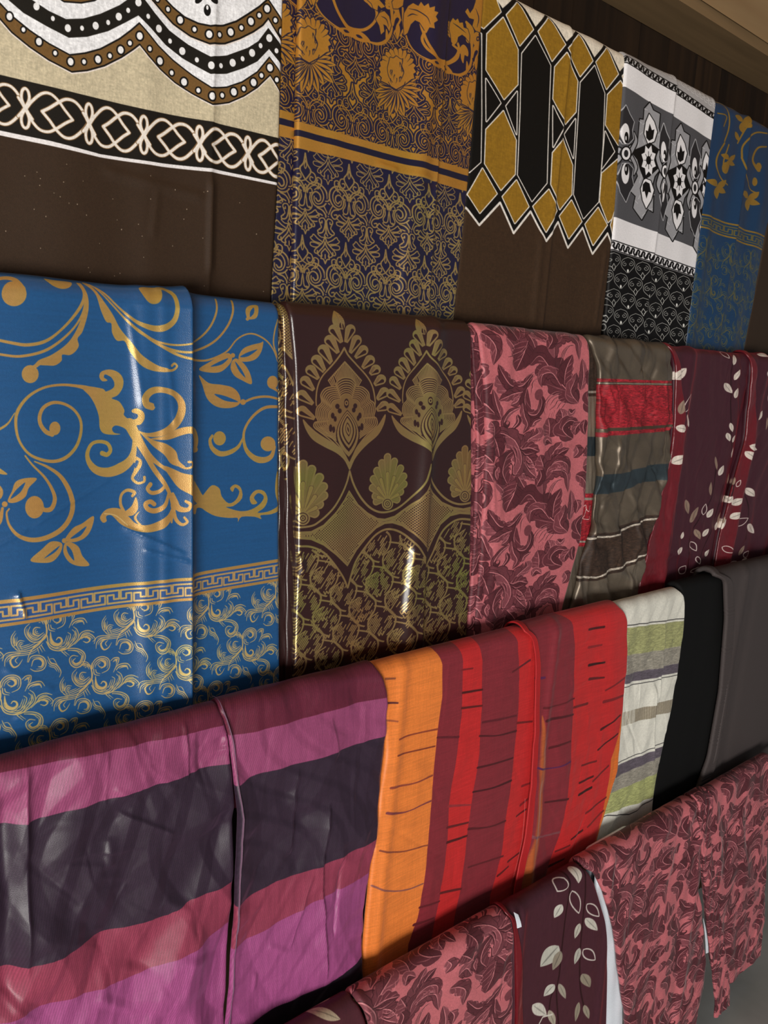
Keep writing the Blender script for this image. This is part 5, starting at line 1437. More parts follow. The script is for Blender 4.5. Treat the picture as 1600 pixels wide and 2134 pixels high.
# ---- black, grey and white flower medallions
def tex_grey():
    GY = rgb('505054'); W = rgb('e8e6e8'); K = rgb('080708'); LG = rgb('9a9a9e')
    c = canvas(0, 1250, 1500, rgb('a9a6a6'), 420, q=1.6)
    crop(c, 1240, 0, 2.884)
    L = lambda a, b: [(40, a - (b - a) * 0.28), (190, a), (720, b), (820, b + (b - a) * 0.19)]
    M = lambda a, b: [(20, a - (b - a) * 0.16), (105, a), (625, b), (740, b + (b - a) * 0.2)]
    # pale lace part on the roll
    for i in range(22):
        x = 180 + 27 * i; y = np.interp(x, [190, 720], [322, 682]) - 48
        c.stroke(spiral(x, y, 20, 4, 90, 560, 24), 5, rgb('c8c6c6')); c.leaf(x + 13, y - 34, x + 13, y + 16, 12, rgb('c8c6c6'))
    band(c, 0, L(330, 690), L(386, 726), rgb('b9b7b7')); band(c, 0, L(386, 726), L(534, 862), W)
    band(c, 0, L(534, 862), M(1302, 1502), GY); band(c, 0, M(1302, 1502), M(1442, 1622), W); band(c, 0, M(1442, 1622), M(1506, 1678), W); band(c, 0, M(1508, 1680), None, K)

    def chain(T, B, n):
        T = np.array(T, float); B = np.array(B, float)
        pt = lambda x, h: (x, np.interp(x, T[:, 0], T[:, 1]) * (1 - h) + np.interp(x, B[:, 0], B[:, 1]) * h)
        xs = np.linspace(60, 740, n)
        for x in xs:
            c.stroke(catmull([pt(x, .75), pt(x + 8, .25), pt(x + 18, .3), pt(x + 14, .6), pt(x + 22, .8), pt(x + 32, .45)], 5), 9, K)
        for h in (0.06, 0.94):
            c.stroke([pt(x, h) for x in xs], 6, K)
    chain(L(330, 690), L(386, 726), 24); chain(M(1442, 1622), M(1506, 1678), 24)

    def med(dx, dy, sx):
        ox, oy = 312, 965
        T = lambda pts: [(ox + dx + (x - ox) * sx, oy + dy + (y - oy) + (x - ox) * 0.0) for x, y in pts]
        out = [(322, 618), (340, 665), (378, 688), (370, 770), (385, 850), (418, 905), (405, 975), (380, 1012), (345, 1062), (332, 1112), (336, 1180), (332, 1276), (305, 1256), (270, 1322), (222, 1250), (236, 1180), (205, 1150), (250, 1060), (225, 985), (182, 960), (195, 880), (250, 850), (262, 718), (285, 722), (290, 655)]
        c.stroke(T(out), 12, K, closed=True); c.poly(T(out), LG)
        rr = np.random.RandomState(5)
        for _ in range(70):
            x = rr.uniform(190, 415); y = rr.uniform(640, 1300); a = rr.uniform(0, 3.14)
            if inpoly([(x, y)], out)[0]:
                c.stroke(T([(x - 10 * math.cos(a), y - 14 * math.sin(a)), (x + 10 * math.cos(a), y + 14 * math.sin(a))]), 3, rgb('c6c6ca'))
        for y0, s in ((790, 1), (1150, -1)):
            pet = [(318, -105), (346, -55), (362, 5), (345, 62), (310, 78), (288, 15), (298, -55)]
            q = [(x - (0 if s > 0 else 22), y0 + s * y) for x, y in pet]
            c.stroke(T(q), 10, K, closed=True); c.poly(T(q), W)
            tul = [(320, -45), (332, -5), (346, -10), (338, 45), (316, 58), (300, 40), (298, -5), (310, 0)]
            c.poly(T([(x - (0 if s > 0 else 22), y0 + s * y) for x, y in tul]), K)
        c.poly(T([(322, 858), (365, 895), (402, 975), (362, 1018), (318, 1062), (285, 1082), (262, 1020), (246, 962), (205, 912), (275, 882)]), K)
        for k in range(8):
            an = math.radians(45 * k + 22)
            x2, y2 = ox + 44 * math.cos(an), oy + 98 * math.sin(an)
            c.poly(T([(ox, oy), (ox + 30 * math.cos(an - 0.42), oy + 66 * math.sin(an - 0.42)), (x2, y2), (ox + 30 * math.cos(an + 0.42), oy + 66 * math.sin(an + 0.42))]), W)
        c.poly(T([(ox + 14 * math.cos(a), oy + 26 * math.sin(a)) for a in np.linspace(0, 6.28, 12)]), K)
        for k in range(8):
            an = math.radians(45 * k)
            c.stroke(T([(ox, oy), (ox + 24 * math.cos(an), oy + 52 * math.sin(an))]), 3, K)
    med(185, 128, 0.92); med(0, 0, 1.0); med(345, 232, 0.8)

    def side(dx, dy, sx=1.0):
        T = lambda pts: [(x * sx + dx, y + dy) for x, y in pts]
        for s in (-1, 1):
            leafp = [(-22, s * -60), (-50, s * -150), (-34, s * -230), (0, s * -290), (22, s * -235), (48, s * -190), (36, s * -140), (44, s * -90), (16, s * -60)]
            c.stroke(T(leafp), 8, rgb('b8b8bc'), closed=True); c.poly(T(leafp), rgb('2a292c'))
            c.ell(dx - 4, dy + s * -120, 24 * sx, 62, W); c.ell(dx + 2, dy + s * -96, 12 * sx, 34, K); c.ell(dx - 1, dy + s * -92, 4, 14, W)
            for q in (-1, 1):
                c.stroke(T(catmull([(q * 10, s * 20), (q * 40, s * -10 - 20 * s), (q * 62, s * -80), (q * 50, s * -130)], 5)), [30, 34, 30, 12], K); c.stroke(T(catmull([(q * 10, s * 20), (q * 40, s * -30), (q * 62, s * -80), (q * 50, s * -125)], 5)), [18, 22, 20, 6], LG)
        c.ell(dx, dy, 34 * sx, 46, K); c.ell(dx, dy, 26 * sx, 38, W); c.ell(dx, dy, 13 * sx, 22, rgb('232224'))
    side(594, 1130, 0.7); side(176, 925, 1.0); side(398, 1035, 0.55)
    # filigree foot
    for j in range(8):
        for i in range(13):
            x = 20 + 84 * i + 42 * (j % 2); y = 1560 + 108 * j + (x - 105) * 0.33
            if y < np.interp(x, [105, 625], [1530, 1700]):
                continue
            col = rgb('c9c9c2')
            for s in (-1, 1):
                c.stroke([(x + s * px_, y + py_) for px_, py_ in spiral(18, 0, 16, 3, -90, 360, 20)], 2.4, col)
                c.stroke(catmull([(x, y - 40), (x + s * 32, y - 24), (x + s * 38, y + 12), (x + s * 4, y + 54)], 4), 2.4, col)
            if (i + j) % 2:
                c.stroke([(x - 11, y + 46), (x, y + 24), (x + 11, y + 46), (x, y + 68)], 3, col, closed=True)
            else:
                c.leaf(x, y + 30, x, y + 54, 11, rgb('e4e4de'))
    return c
MT['grey'] = cloth_mat('grey_medallion_cotton', tex_grey(), rough=0.55, spec=0.25, crease=0.15, crease_scale=14)


# ---- rose jacquard with acanthus leaves (a repeating tile)
class Tile(Canvas):
    def blend(self, x0, y0, cov, col, foil=None, op=1.0):
        h, w = cov.shape
        if h == 0 or w == 0:
            return
        if w > self.W or h > self.H:
            cov = cov[:self.H, :self.W]; h, w = cov.shape
        yi = np.arange(y0, y0 + h) % self.H; xi = np.arange(x0, x0 + w) % self.W
        ix = np.ix_(yi, xi)
        s = self.c[ix]
        s += (np.asarray(col, np.float32) - s) * (cov * op)[..., None]
        self.c[ix] = s


def tex_acanthus():
    PK = rgb('b8646a'); MV = rgb('70373f'); DK = rgb('3c161d'); LT = rgb('d08488'); M2 = rgb('7e424a')
    a = atrow(1, [(1000, 690), (1225, 690 + 0), (1110, 700), (1110, 992)])
    wx = a[1, 0] - a[0, 0]; hz = a[2, 1] - a[3, 1]
    c = Tile(a[0, 0], a[0, 0] + wx, ZT[1] - hz, ZT[1], 2300, PK, 1)
    # local axes: trace units of a 6.667x view, straightened into the cloth plane
    sx = wx / 1500.0; sz = hz / 1945.0
    c.mode = 'm'
    c.tf = lambda p: np.stack([c.x0 + p[:, 0] * sx, c.z1 - (p[:, 1] - 0.10 * (p[:, 0] - 750)) * sz], 1)
    c._polyq_wrap = True
    big = 10 ** 6

    def bounds_free(fn):
        return fn
    rr = np.random.RandomState(3)

    def acan(pts, w, lobes=4, tone=MV, side=1, veins=3):
        s = catmull(pts, 10)
        d = np.gradient(s, axis=0); d /= np.hypot(d[:, 0], d[:, 1])[:, None] + 1e-9
        n = np.stack([-d[:, 1], d[:, 0]], 1)
        t = np.linspace(0, 1, len(s))
        pr = w / 2 * np.sin(math.pi * np.clip(t, 0, 1) ** 0.75) ** 0.7
        sc = 0.62 + 0.38 * np.abs(np.sin(math.pi * lobes * t + 0.4)) ** 0.55
        A = s + n * (pr * sc)[:, None]; B = s - n * (pr * np.roll(sc, 3))[:, None]
        P = np.vstack([A, B[::-1]])
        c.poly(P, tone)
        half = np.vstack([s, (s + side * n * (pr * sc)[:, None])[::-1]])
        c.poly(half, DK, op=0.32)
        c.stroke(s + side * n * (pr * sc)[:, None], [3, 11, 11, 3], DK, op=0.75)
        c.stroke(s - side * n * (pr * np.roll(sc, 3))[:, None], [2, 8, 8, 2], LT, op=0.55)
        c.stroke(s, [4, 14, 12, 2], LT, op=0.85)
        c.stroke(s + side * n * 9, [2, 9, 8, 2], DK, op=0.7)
        for k in range(veins):
            u0 = int(len(s) * (0.15 + 0.22 * k)); u1 = min(len(s) - 1, u0 + int(len(s) * 0.22)); um = (u0 + u1) // 2
            for q in (1, -1):
                v = [s[u0], s[um] + q * n[um] * pr[um] * 0.35, s[u1] + q * n[u1] * pr[u1] * 0.72]
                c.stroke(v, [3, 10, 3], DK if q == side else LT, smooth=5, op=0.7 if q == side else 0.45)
    L = [([(0, 30), (120, 110), (200, 250), (180, 450)], 150, 3), ([(600, -60), (600, 150), (480, 250), (310, 90)], 190, 4), ([(600, 150), (560, 330), (480, 540)], 270, 4), ([(600, 40), (690, 170), (760, 300)], 100, 3), ([(600, 0), (760, 50), (890, 170)], 130, 3),
         ([(1430, 1050), (1150, 760), (950, 520), (800, 350), (660, 470)], 330, 7), ([(1140, 780), (1000, 600), (860, 610), (850, 780)], 150, 3), ([(1000, 380), (1000, 170), (1150, 60), (1330, 130), (1390, 420)], 170, 6), ([(1180, 760), (1190, 560), (1270, 340)], 170, 4), ([(1430, 1040), (1290, 880), (1330, 720), (1350, 600)], 150, 3), ([(1460, 860), (1480, 650), (1440, 400)], 120, 4),
         ([(340, 1180), (160, 1000), (80, 820), (190, 680)], 170, 4), ([(330, 1160), (250, 960), (190, 760)], 90, 2), ([(620, 790), (430, 790), (300, 690), (225, 590)], 200, 5), ([(720, 590), (570, 740), (410, 720), (300, 560), (240, 440)], 120, 5), ([(620, 820), (450, 850), (280, 920)], 150, 4), ([(560, 880), (520, 960), (440, 990)], 90, 2),
         ([(640, 780), (630, 950), (700, 1130), (820, 1150), (885, 1000), (830, 830)], 130, 3), ([(600, 980), (640, 1150), (700, 1290), (640, 1400)], 100, 3), ([(580, 1030), (440, 1100), (370, 1200), (400, 1290), (460, 1220)], 70, 2), ([(540, 1130), (560, 1240), (460, 1360)], 50, 1),
         ([(1040, 1510), (1040, 1380), (1000, 1220)], 230, 4), ([(1200, 1330), (1190, 1200), (1150, 1100)], 140, 2), ([(1400, 1570), (1260, 1480), (1210, 1370), (1330, 1290), (1480, 1360)], 180, 4), ([(1500, 1330), (1430, 1420), (1430, 1520)], 130, 3), ([(560, 2010), (650, 1800), (600, 1600), (480, 1440), (310, 1360), (230, 1460)], 210, 7), ([(230, 1380), (290, 1500), (340, 1700)], 190, 4),
         ([(250, 1380), (240, 1270), (180, 1190)], 130, 2), ([(630, 1600), (730, 1500), (860, 1420), (830, 1340)], 160, 4), ([(640, 1620), (760, 1620), (900, 1690)], 150, 4), ([(700, 1700), (800, 1800), (870, 1930)], 150, 4), ([(720, 1850), (800, 1960), (890, 2060)], 120, 3), ([(480, 2080), (390, 1900), (430, 1720), (540, 1620)], 190, 4), ([(1010, 2010), (960, 1870), (910, 1740)], 170, 4), ([(1040, 1960), (1100, 1760), (1220, 1590)], 170, 5), ([(1090, 1900), (1200, 1760), (1340, 1700)], 130, 4),
         ([(1030, 2120), (1060, 1960), (1200, 1870), (1340, 1950), (1360, 2110)], 150, 5), ([(90, 1860), (200, 1850), (280, 2020)], 160, 3), ([(110, 1560), (180, 1640), (260, 1760)], 170, 3), ([(40, 420), (80, 520), (60, 640)], 100, 3), ([(1450, 1680), (1500, 1780), (1440, 1860)], 120, 3), ([(900, 250), (960, 120), (930, 10)], 120, 3), ([(760, 1330), (800, 1250), (900, 1220)], 70, 2), ([(950, 1600), (1010, 1530), (1090, 1600)], 90, 2), ([(60, 1150), (40, 1260), (80, 1380)], 90, 2), ([(330, 1820), (300, 1900), (330, 2000)], 70, 2), ([(1280, 1130), (1340, 1190), (1400, 1130)], 70, 2)]
    tones = [MV, M2, rgb('5e2b33')]
    for k, (p, w, lo) in enumerate(L):
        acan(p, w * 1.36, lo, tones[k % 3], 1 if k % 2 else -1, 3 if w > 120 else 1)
    c.ell(830, 880, 62, 78, MV); c.ell(410, 1250, 52, 50, DK, op=0.8); c.ell(420, 1232, 26, 24, PK)
    fine = [[(1140, 860), (1030, 880), (950, 960), (910, 1060), (950, 1170)], [(1150, 880), (1050, 910), (970, 990), (960, 1080)], [(1140, 910), (1060, 960), (1010, 1040)], [(1180, 960), (1110, 990), (1080, 1050), (1010, 1110)], [(1200, 1000), (1150, 1030), (1110, 1100)], [(1230, 1020), (1200, 1060), (1160, 1110)], [(1020, 1150), (1000, 1240)], [(1050, 1150), (1040, 1260)], [(1080, 1120), (1060, 1240)],
            [(730, 560), (640, 620), (590, 700)], [(780, 590), (690, 660), (640, 740), (630, 840)], [(800, 640), (720, 720), (710, 870)], [(590, 190), (520, 280), (420, 330), (350, 350)], [(600, 210), (540, 310), (470, 380)], [(1270, 210), (1190, 220), (1120, 300), (1090, 400)], [(1230, 200), (1170, 280), (1130, 400)], [(1170, 250), (1130, 330), (1080, 480)],
            [(480, 1570), (540, 1680), (560, 1800), (530, 1900)], [(520, 1560), (570, 1660), (580, 1760)], [(490, 1790), (530, 1830), (540, 1960), (610, 1970)], [(600, 1600), (660, 1640), (760, 1630)], [(640, 1660), (720, 1720), (830, 1700)], [(720, 1790), (780, 1850), (870, 1830)], [(730, 1850), (790, 1920), (860, 1930)], [(1180, 1850), (1110, 1900), (1060, 1990)], [(1220, 2060), (1260, 2010), (1330, 2060)]]
    for k, p in enumerate(fine):
        c.stroke(p, [4, 14, 12, 4], DK, smooth=6, op=0.9)
        c.stroke([(x + 12, y - 10) for x, y in p], [2, 8, 6, 2], LT, smooth=6, op=0.75)
    c.noise_mul(0.0016, 0.0016, 0.06, 51)
    return c


class _Free:
    pass


def _free_bounds(cls):
    """tile painting may run over the border and wraps round"""
    def _polyq(self, q, col, foil, op=1.0, soft=0.5):
        off = np.array([self.W, self.H], float) * 4
        W, H = self.W, self.H
        self.W, self.H = 10 ** 6, 10 ** 6
        o = self.blend
        self.blend = lambda x0, y0, cov, col, foil=None, op=1.0: (setattr(self, 'W', W), setattr(self, 'H', H), Tile.blend(self, x0 - int(off[0]), y0 - int(off[1]), cov, col, foil, op))
        Canvas._polyq(self, q + off, col, foil, op, soft)
        self.W, self.H = W, H
        del self.blend
    cls._polyq = _polyq

    def stroke(self, pts, w, col, foil=None, smooth=0, op=1.0, closed=False):
        off = np.array([self.W, self.H], float) * 4
        W, H = self.W, self.H
        m = self.map
        ws = self.wscale(np.asarray(pts, float)[0])
        self.wscale = lambda p: ws
        self.map = lambda p: m(p) + off
        self.W, self.H = 10 ** 6, 10 ** 6
        self.blend = lambda x0, y0, cov, col, foil=None, op=1.0: (setattr(self, 'W', W), setattr(self, 'H', H), Tile.blend(self, x0 - int(off[0]), y0 - int(off[1]), cov, col, foil, op))
        mz = self.rz
        Canvas.stroke(self, pts, w, col, foil, smooth, op, closed)
        self.W, self.H = W, H
        del self.blend; del self.map; del self.wscale
    cls.stroke = stroke


_free_bounds(Tile)
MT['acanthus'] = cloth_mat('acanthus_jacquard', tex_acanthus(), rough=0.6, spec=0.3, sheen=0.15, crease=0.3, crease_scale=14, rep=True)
# ------------------------------------------------------------------ folds and creases of each cloth
def xz(row, pxl, pxr):
    P = atrow(row, [(pxl, (300, 1000, 1700, 2000)[row]), (pxr, (300, 1000, 1700, 2000)[row])])
    zb = ZT[row + 1] if row < 3 else 0.1
    return P[0, 0], P[1, 0], zb, ZT[row] - 0.03


def C(row, ox, oy, s, segs):
    """creases traced in an enlarged view: (a, b, amp mm, width mm, kind)"""
    out = []
    for a, b, amp, w, k in segs:
        out.append(crease(row, (ox + a[0] / s, oy + a[1] / s), (ox + b[0] / s, oy + b[1] / s), amp / 1000, w / 1000, k))
    return out


DISP = {
    'scallop': [vfold(0, 437, 420, 0.005, 0.045, 'pleat', 0.02), vfold(0, 146, 300, 0.003, 0.05, 'ridge'), vfold(0, 306, 500, 0.0018, 0.02), waves(1, 0.0022, 0.16)] +
    C(0, 0, 0, 2.5, [((500, 880), (1090, 1040), 2.5, 9, 'tent'), ((1100, 900), (1090, 1450), 3, 9, 'tent'), ((820, 980), (790, 1250), 1.2, 8, 'tent')]),
    'navy': [facets(74, 0.0018, 4, 0.05, 0.15), vfold(0, 914, 200, 0.006, 0.022, 'pleat', 0.015), vfold(0, 852, 560, 0.009, 0.02, 'ridge', 0.05), vfold(0, 690, 400, 0.003, 0.02), waves(2, 0.003, 0.11)] +
    C(0, 560, 0, 3.048, [((650, 1040), (1040, 1160), 4, 7, 'tent'), ((780, 1080), (1050, 1180), -3, 9, 'tent'), ((1040, 1150), (1000, 1500), 3, 6, 'pleat'), ((880, 1280), (820, 1900), 4, 9, 'ridge')]),
    'navy_edge': [waves(5, 0.003, 0.03)],
    'hexa': [vfold(0, 1168, 300, 0.005, 0.028, 'pleat', 0.035), waves(3, 0.0025, 0.13), vfold(0, 1292, 400, -0.004, 0.006, 'ridge', 0.04)] +
    C(0, 940, 0, 2.963, [((560, 1400), (500, 2050), 3, 9, 'ridge'), ((620, 1480), (820, 1700), 1, 5, 'tent'), ((960, 1500), (880, 2050), 2.5, 5, 'ridge')]),
    'grey': [vfold(0, 1374, 400, 0.006, 0.03, 'pleat', 0.05), waves(4, 0.002, 0.12)],
    'bluef': [facets(75, 0.002, 4, 0.04, 0.1), vfold(0, 1535, 450, 0.008, 0.03, 'pleat', 0.06), vfold(0, 1482, 400, 0.006, 0.02, 'ridge', 0.06), waves(6, 0.005, 0.07)],
    'brown': [waves(7, 0.004, 0.06)],
    'blue': [vfold(1, 388, 1000, 0.019, 0.042, 'pleat', -0.004), vfold(1, 300, 900, 0.0035, 0.014), vfold(1, 335, 900, 0.0025, 0.008), vfold(1, 60, 800, 0.004, 0.05), waves(8, 0.0025, 0.2)] +
    C(1, 0, 550, 2.5806, [((150, 1419), (620, 1140), 1.6, 2.5, 'tent'), ((-100, 1560), (160, 1419), 1.6, 2.5, 'tent'), ((680, 200), (760, 800), 1.6, 5, 'ridge'), ((880, 500), (920, 900), 1.4, 4, 'ridge')]) +
    C(1, 0, 1050, 2.5806, [((640, 110), (980, 260), 2.5, 4, 'pleat'), ((750, 240), (1000, 300), 2, 3, 'tent'), ((90, 460), (140, 620), 4, 6, 'pleat'), ((0, 880), (300, 1000), 1.5, 6, 'tent'), ((60, 1140), (300, 1190), 1.5, 6, 'tent')]),
    'foilbrown': [facets(76, 0.0012, 3, 0.08, 0.2), crease(1, (888, 840), (865, 1480), 0.008, 0.028, 'pleat', 0.2), vfold(1, 705, 1000, 0.003, 0.03), vfold(1, 850, 1250, 0.007, 0.016, 'ridge', 0.06), waves(9, 0.0028, 0.15)] +
    C(1, 570, 600, 2.602, [((650, 1250), (560, 1450), 1.2, 8, 'tent'), ((130, 1440), (160, 1560), 4, 6, 'ridge'), ((740, 1350), (690, 1800), 4, 8, 'ridge')]),
    'edge2': [waves(10, 0.0025, 0.02)],
    'edge4': [waves(12, 0.004, 0.02)],
    'acanthus': [facets(70, 0.004, 4, 0.05, 0.15), waves(13, 0.003, 0.1), vfold(1, 1040, 1000, 0.003, 0.012)] + C(1, 960, 640, 3.05, [((250, 830), (800, 900), 2.5, 6, 'pleat'), ((350, 500), (600, 520), 2, 6, 'tent'), ((180, 620), (200, 1400), 2.5, 5, 'ridge')]) + [crumple(3, 26, 0.0018, *xz(1, 1000, 1220))],
    'taupe': [facets(63, 0.012, 7, 0.03, 0.1, 1.0, 0.02), crumple(4, 90, 0.0045, *xz(1, 1235, 1400), wmin=0.004, wmax=0.016, lmin=0.03, lmax=0.14), waves(14, 0.003, 0.07), vfold(1, 1252, 900, 0.004, 0.008)],
    'leafb': [waves(15, 0.003, 0.09), facets(64, 0.005, 4, 0.03, 0.1), vfold(1, 1410, 950, 0.009, 0.02, 'ridge', 0.05), vfold(1, 1535, 950, -0.008, 0.02, 'ridge', 0.13), crumple(5, 30, 0.0016, *xz(1, 1390, 1550), wmin=0.003, wmax=0.01)],
    'leafc': [waves(16, 0.004, 0.08), facets(65, 0.005, 4, 0.03, 0.1), vfold(1, 1562, 900, 0.009, 0.022, 'ridge', 0.12)],
    'purple_l': [waves(17, 0.004, 0.18), facets(61, 0.017, 6, 0.06, 0.2, 0.9, 0.03), facets(81, 0.007, 4, 0.04, 0.11, 0.9, 0.05), crumple(6, 30, 0.0022, *xz(2, 0, 480), wmin=0.006, wmax=0.03, lmin=0.04, lmax=0.2, vert=0.8)] +
    C(2, 0, 1380, 2.83, [((165, 560), (165, 1900), 6.3, 17.5, 'pleat'), ((20, 700), (60, 2100), -8.1, 11.2, 'ridge'), ((470, 500), (400, 1000), 3.6, 27.5, 'ridge'), ((410, 880), (250, 1720), 4.5, 27.5, 'ridge'), ((640, 500), (620, 860), 1.5, 10.0, 'pleat'), ((1095, 340), (1120, 720), 2.5, 8.8, 'pleat'), ((1150, 400), (1160, 700), 1.5, 7.5, 'tent'),
                         ((680, 880), (1040, 1010), 3.6, 10.0, 'pleat'), ((660, 740), (850, 830), 1.5, 6.2, 'tent'), ((860, 590), (1050, 770), 1.5, 7.5, 'tent'), ((1390, 830), (1020, 1480), -7.2, 25.0, 'ridge'), ((1060, 1430), (800, 1850), -6.3, 22.5, 'ridge'), ((560, 1260), (900, 1310), 1.5, 10.0, 'tent'), ((380, 1190), (640, 1200), 1.5, 11.2, 'pleat'), ((640, 1030), (650, 1220), 2.5, 6.2, 'ridge'),
                         ((490, 1400), (440, 1700), 2.0, 11.2, 'tent'), ((760, 1300), (600, 1640), 2.7, 22.5, 'pleat'), ((1160, 1700), (960, 2100), 4.5, 27.5, 'ridge'), ((600, 1800), (640, 2050), 1.5, 8.8, 'tent'), ((560, 1980), (820, 2090), 2.0, 8.8, 'tent'), ((1320, 440), (1330, 520), -4.5, 10.0, 'ridge'), ((1200, 640), (1370, 440), 1.5, 10.0, 'tent')]),
    'purple_r': [waves(18, 0.004, 0.13), facets(62, 0.015, 6, 0.07, 0.22, 0.8, 0.04), facets(82, 0.006, 4, 0.04, 0.11, 0.9, 0.05), crumple(7, 26, 0.0022, *xz(2, 490, 790), wmin=0.006, wmax=0.026, lmin=0.04, lmax=0.18, vert=0.7)] +
    C(2, 430, 1350, 2.722, [((170, 400), (170, 1700), 5.4, 27.5, 'ridge'), ((515, 660), (470, 1210), 5.4, 17.5, 'pleat'), ((560, 900), (460, 1220), -2.5, 12.5, 'ridge'), ((690, 860), (640, 1240), 5.4, 11.2, 'pleat'), ((640, 1150), (660, 1880), 5.4, 12.5, 'pleat'), ((765, 1150), (700, 1640), -5.4, 12.5, 'pleat'), ((720, 600), (560, 920), 2.7, 20.0, 'tent'), ((700, 380), (740, 620), 2.0, 11.2, 'pleat'),
                            ((830, 1120), (960, 900), 1.5, 8.8, 'tent'), ((900, 300), (880, 560), 2.0, 10.0, 'tent'), ((600, 1260), (460, 1720), 3.6, 15.0, 'pleat'), ((260, 1000), (230, 1500), -4.5, 27.5, 'ridge'), ((280, 1840), (270, 1960), 2.0, 6.2, 'tent'), ((340, 1690), (460, 1720), 2.0, 7.5, 'tent'), ((300, 2030), (560, 1920), 1.5, 12.5, 'tent')]),
    'orange_l': [waves(19, 0.0035, 0.13), facets(66, 0.003, 4, 0.05, 0.16), crumple(8, 30, 0.0014, *xz(2, 800, 1110)), vfold(2, 815, 1650, 0.004, 0.012, 'ridge', 0.06)],
    'orange_r': [waves(20, 0.003, 0.1), facets(67, 0.0035, 4, 0.04, 0.14), crumple(9, 40, 0.0018, *xz(2, 1110, 1300)), vfold(2, 1128, 1550, 0.004, 0.01, 'ridge', 0.03)],
    'white': [waves(21, 0.003, 0.07), facets(68, 0.005, 4, 0.03, 0.1), crease(2, (1385, 1290), (1372, 1470), 0.007, 0.02, 'pleat'), crease(2, (1363, 1420), (1360, 1600), 0.008, 0.02, 'pleat'), crumple(10, 26, 0.0022, *xz(2, 1260, 1420), wmin=0.004, wmax=0.014)],
    'black': [waves(22, 0.003, 0.09)],
    'charcoal': [vfold(2, 1512, 1400, 0.007, 0.012, 'ridge', 0.09), vfold(2, 1535, 1400, -0.003, 0.012, 'ridge', 0.09), waves(23, 0.002, 0.2)],
    'acanthus_a': [facets(71, 0.006, 4, 0.04, 0.13), waves(24, 0.004, 0.09), crumple(11, 30, 0.002, *xz(3, 740, 1060)), crease(3, (745, 2060), (790, 2200), 0.008, 0.012, 'ridge')],
    'leafd': [waves(25, 0.003, 0.1)],
    'leafe': [waves(26, 0.003, 0.09), vfold(3, 1074, 2050, 0.006, 0.012), vfold(3, 1252, 2050, 0.005, 0.012)],
    'acanthus_b': [facets(72, 0.006, 4, 0.04, 0.13), waves(27, 0.006, 0.075), crumple(12, 44, 0.003, *xz(3, 1220, 1450)), vfold(3, 1425, 1950, 0.008, 0.016), vfold(3, 1262, 1950, 0.006, 0.012, 'ridge', -0.1)],
    'acanthus_c': [facets(73, 0.006, 4, 0.04, 0.13), waves(28, 0.006, 0.07), crumple(13, 30, 0.003, *xz(3, 1460, 1600))],
    'lining': [waves(29, 0.003, 0.05)],
}
# ------------------------------------------------------------------ the setting
def box(x0, x1, y0, y1, z0, z1):
    v = [(x, y, z) for z in (z0, z1) for y in (y0, y1) for x in (x0, x1)]
    f = [(0, 2, 3, 1), (4, 5, 7, 6), (0, 1, 5, 4), (2, 6, 7, 3), (0, 4, 6, 2), (1, 3, 7, 5)]
    return v, f


def wood_mat(name, c1, c2, rough=0.6, sx=1.5, sy=40.0, axis='X'):
    m = bpy.data.materials.new(name); m.use_nodes = True
    nt = m.node_tree; b = nt.nodes['Principled BSDF']; L = nt.links.new
    tc = nd(nt, 'ShaderNodeTexCoord'); mp = nd(nt, 'ShaderNodeMapping')
    mp.inputs['Scale'].default_value = (sx, sy, sy) if axis == 'X' else (sy, sy, sx)
    oi = nd(nt, 'ShaderNodeObjectInfo')
    L(tc.outputs['Object'], mp.inputs['Vector'])
    ad = nd(nt, 'ShaderNodeVectorMath', operation='ADD'); L(mp.outputs[0], ad.inputs[0])
    ml = nd(nt, 'ShaderNodeMath', operation='MULTIPLY'); ml.inputs[1].default_value = 37.0
    L(oi.outputs['Random'], ml.inputs[0]); L(ml.outputs[0], ad.inputs[1])
    n = nd(nt, 'ShaderNodeTexNoise'); n.inputs['Scale'].default_value = 1.0; n.inputs['Detail'].default_value = 5; n.inputs['Distortion'].default_value = 0.6
    L(ad.outputs[0], n.inputs['Vector'])
    rp = nd(nt, 'ShaderNodeValToRGB'); e = rp.color_ramp.elements
    e[0].position = 0.3; e[0].color = (*c1, 1); e[1].position = 0.72; e[1].color = (*c2, 1)
    L(n.outputs['Fac'], rp.inputs['Fac'])
    hv = nd(nt, 'ShaderNodeHueSaturation')
    mr = nd(nt, 'ShaderNodeMapRange'); mr.inputs['To Min'].default_value = 0.75; mr.inputs['To Max'].default_value = 1.25
    L(oi.outputs['Random'], mr.inputs['Value']); L(mr.outputs[0], hv.inputs['Value']); L(rp.outputs[0], hv.inputs['Color'])
    L(hv.outputs[0], b.inputs['Base Color'])
    b.inputs['Roughness'].default_value = rough
    b.inputs['Specular IOR Level'].default_value = 0.2
    bp = nd(nt, 'ShaderNodeBump'); bp.inputs['Strength'].default_value = 0.2; bp.inputs['Distance'].default_value = 0.002
    L(n.outputs['Fac'], bp.inputs['Height']); L(bp.outputs[0], b.inputs['Normal'])
    return m


M_plank = wood_mat('dark_plank_wood', (0.012, 0.006, 0.0025), (0.030, 0.015, 0.006), 0.9, 1.2, 30, 'Z')
M_ply = wood_mat('ceiling_plywood', (0.50, 0.30, 0.145), (0.68, 0.45, 0.235), 0.55, 1.3, 11, 'X')
M_batten = wood_mat('batten_wood', (0.17, 0.11, 0.055), (0.28, 0.18, 0.09), 0.6, 1.5, 22, 'X')
M_rail = wood_mat('rail_wood', (0.10, 0.06, 0.03), (0.2, 0.12, 0.06), 0.6, 2, 40, 'X')

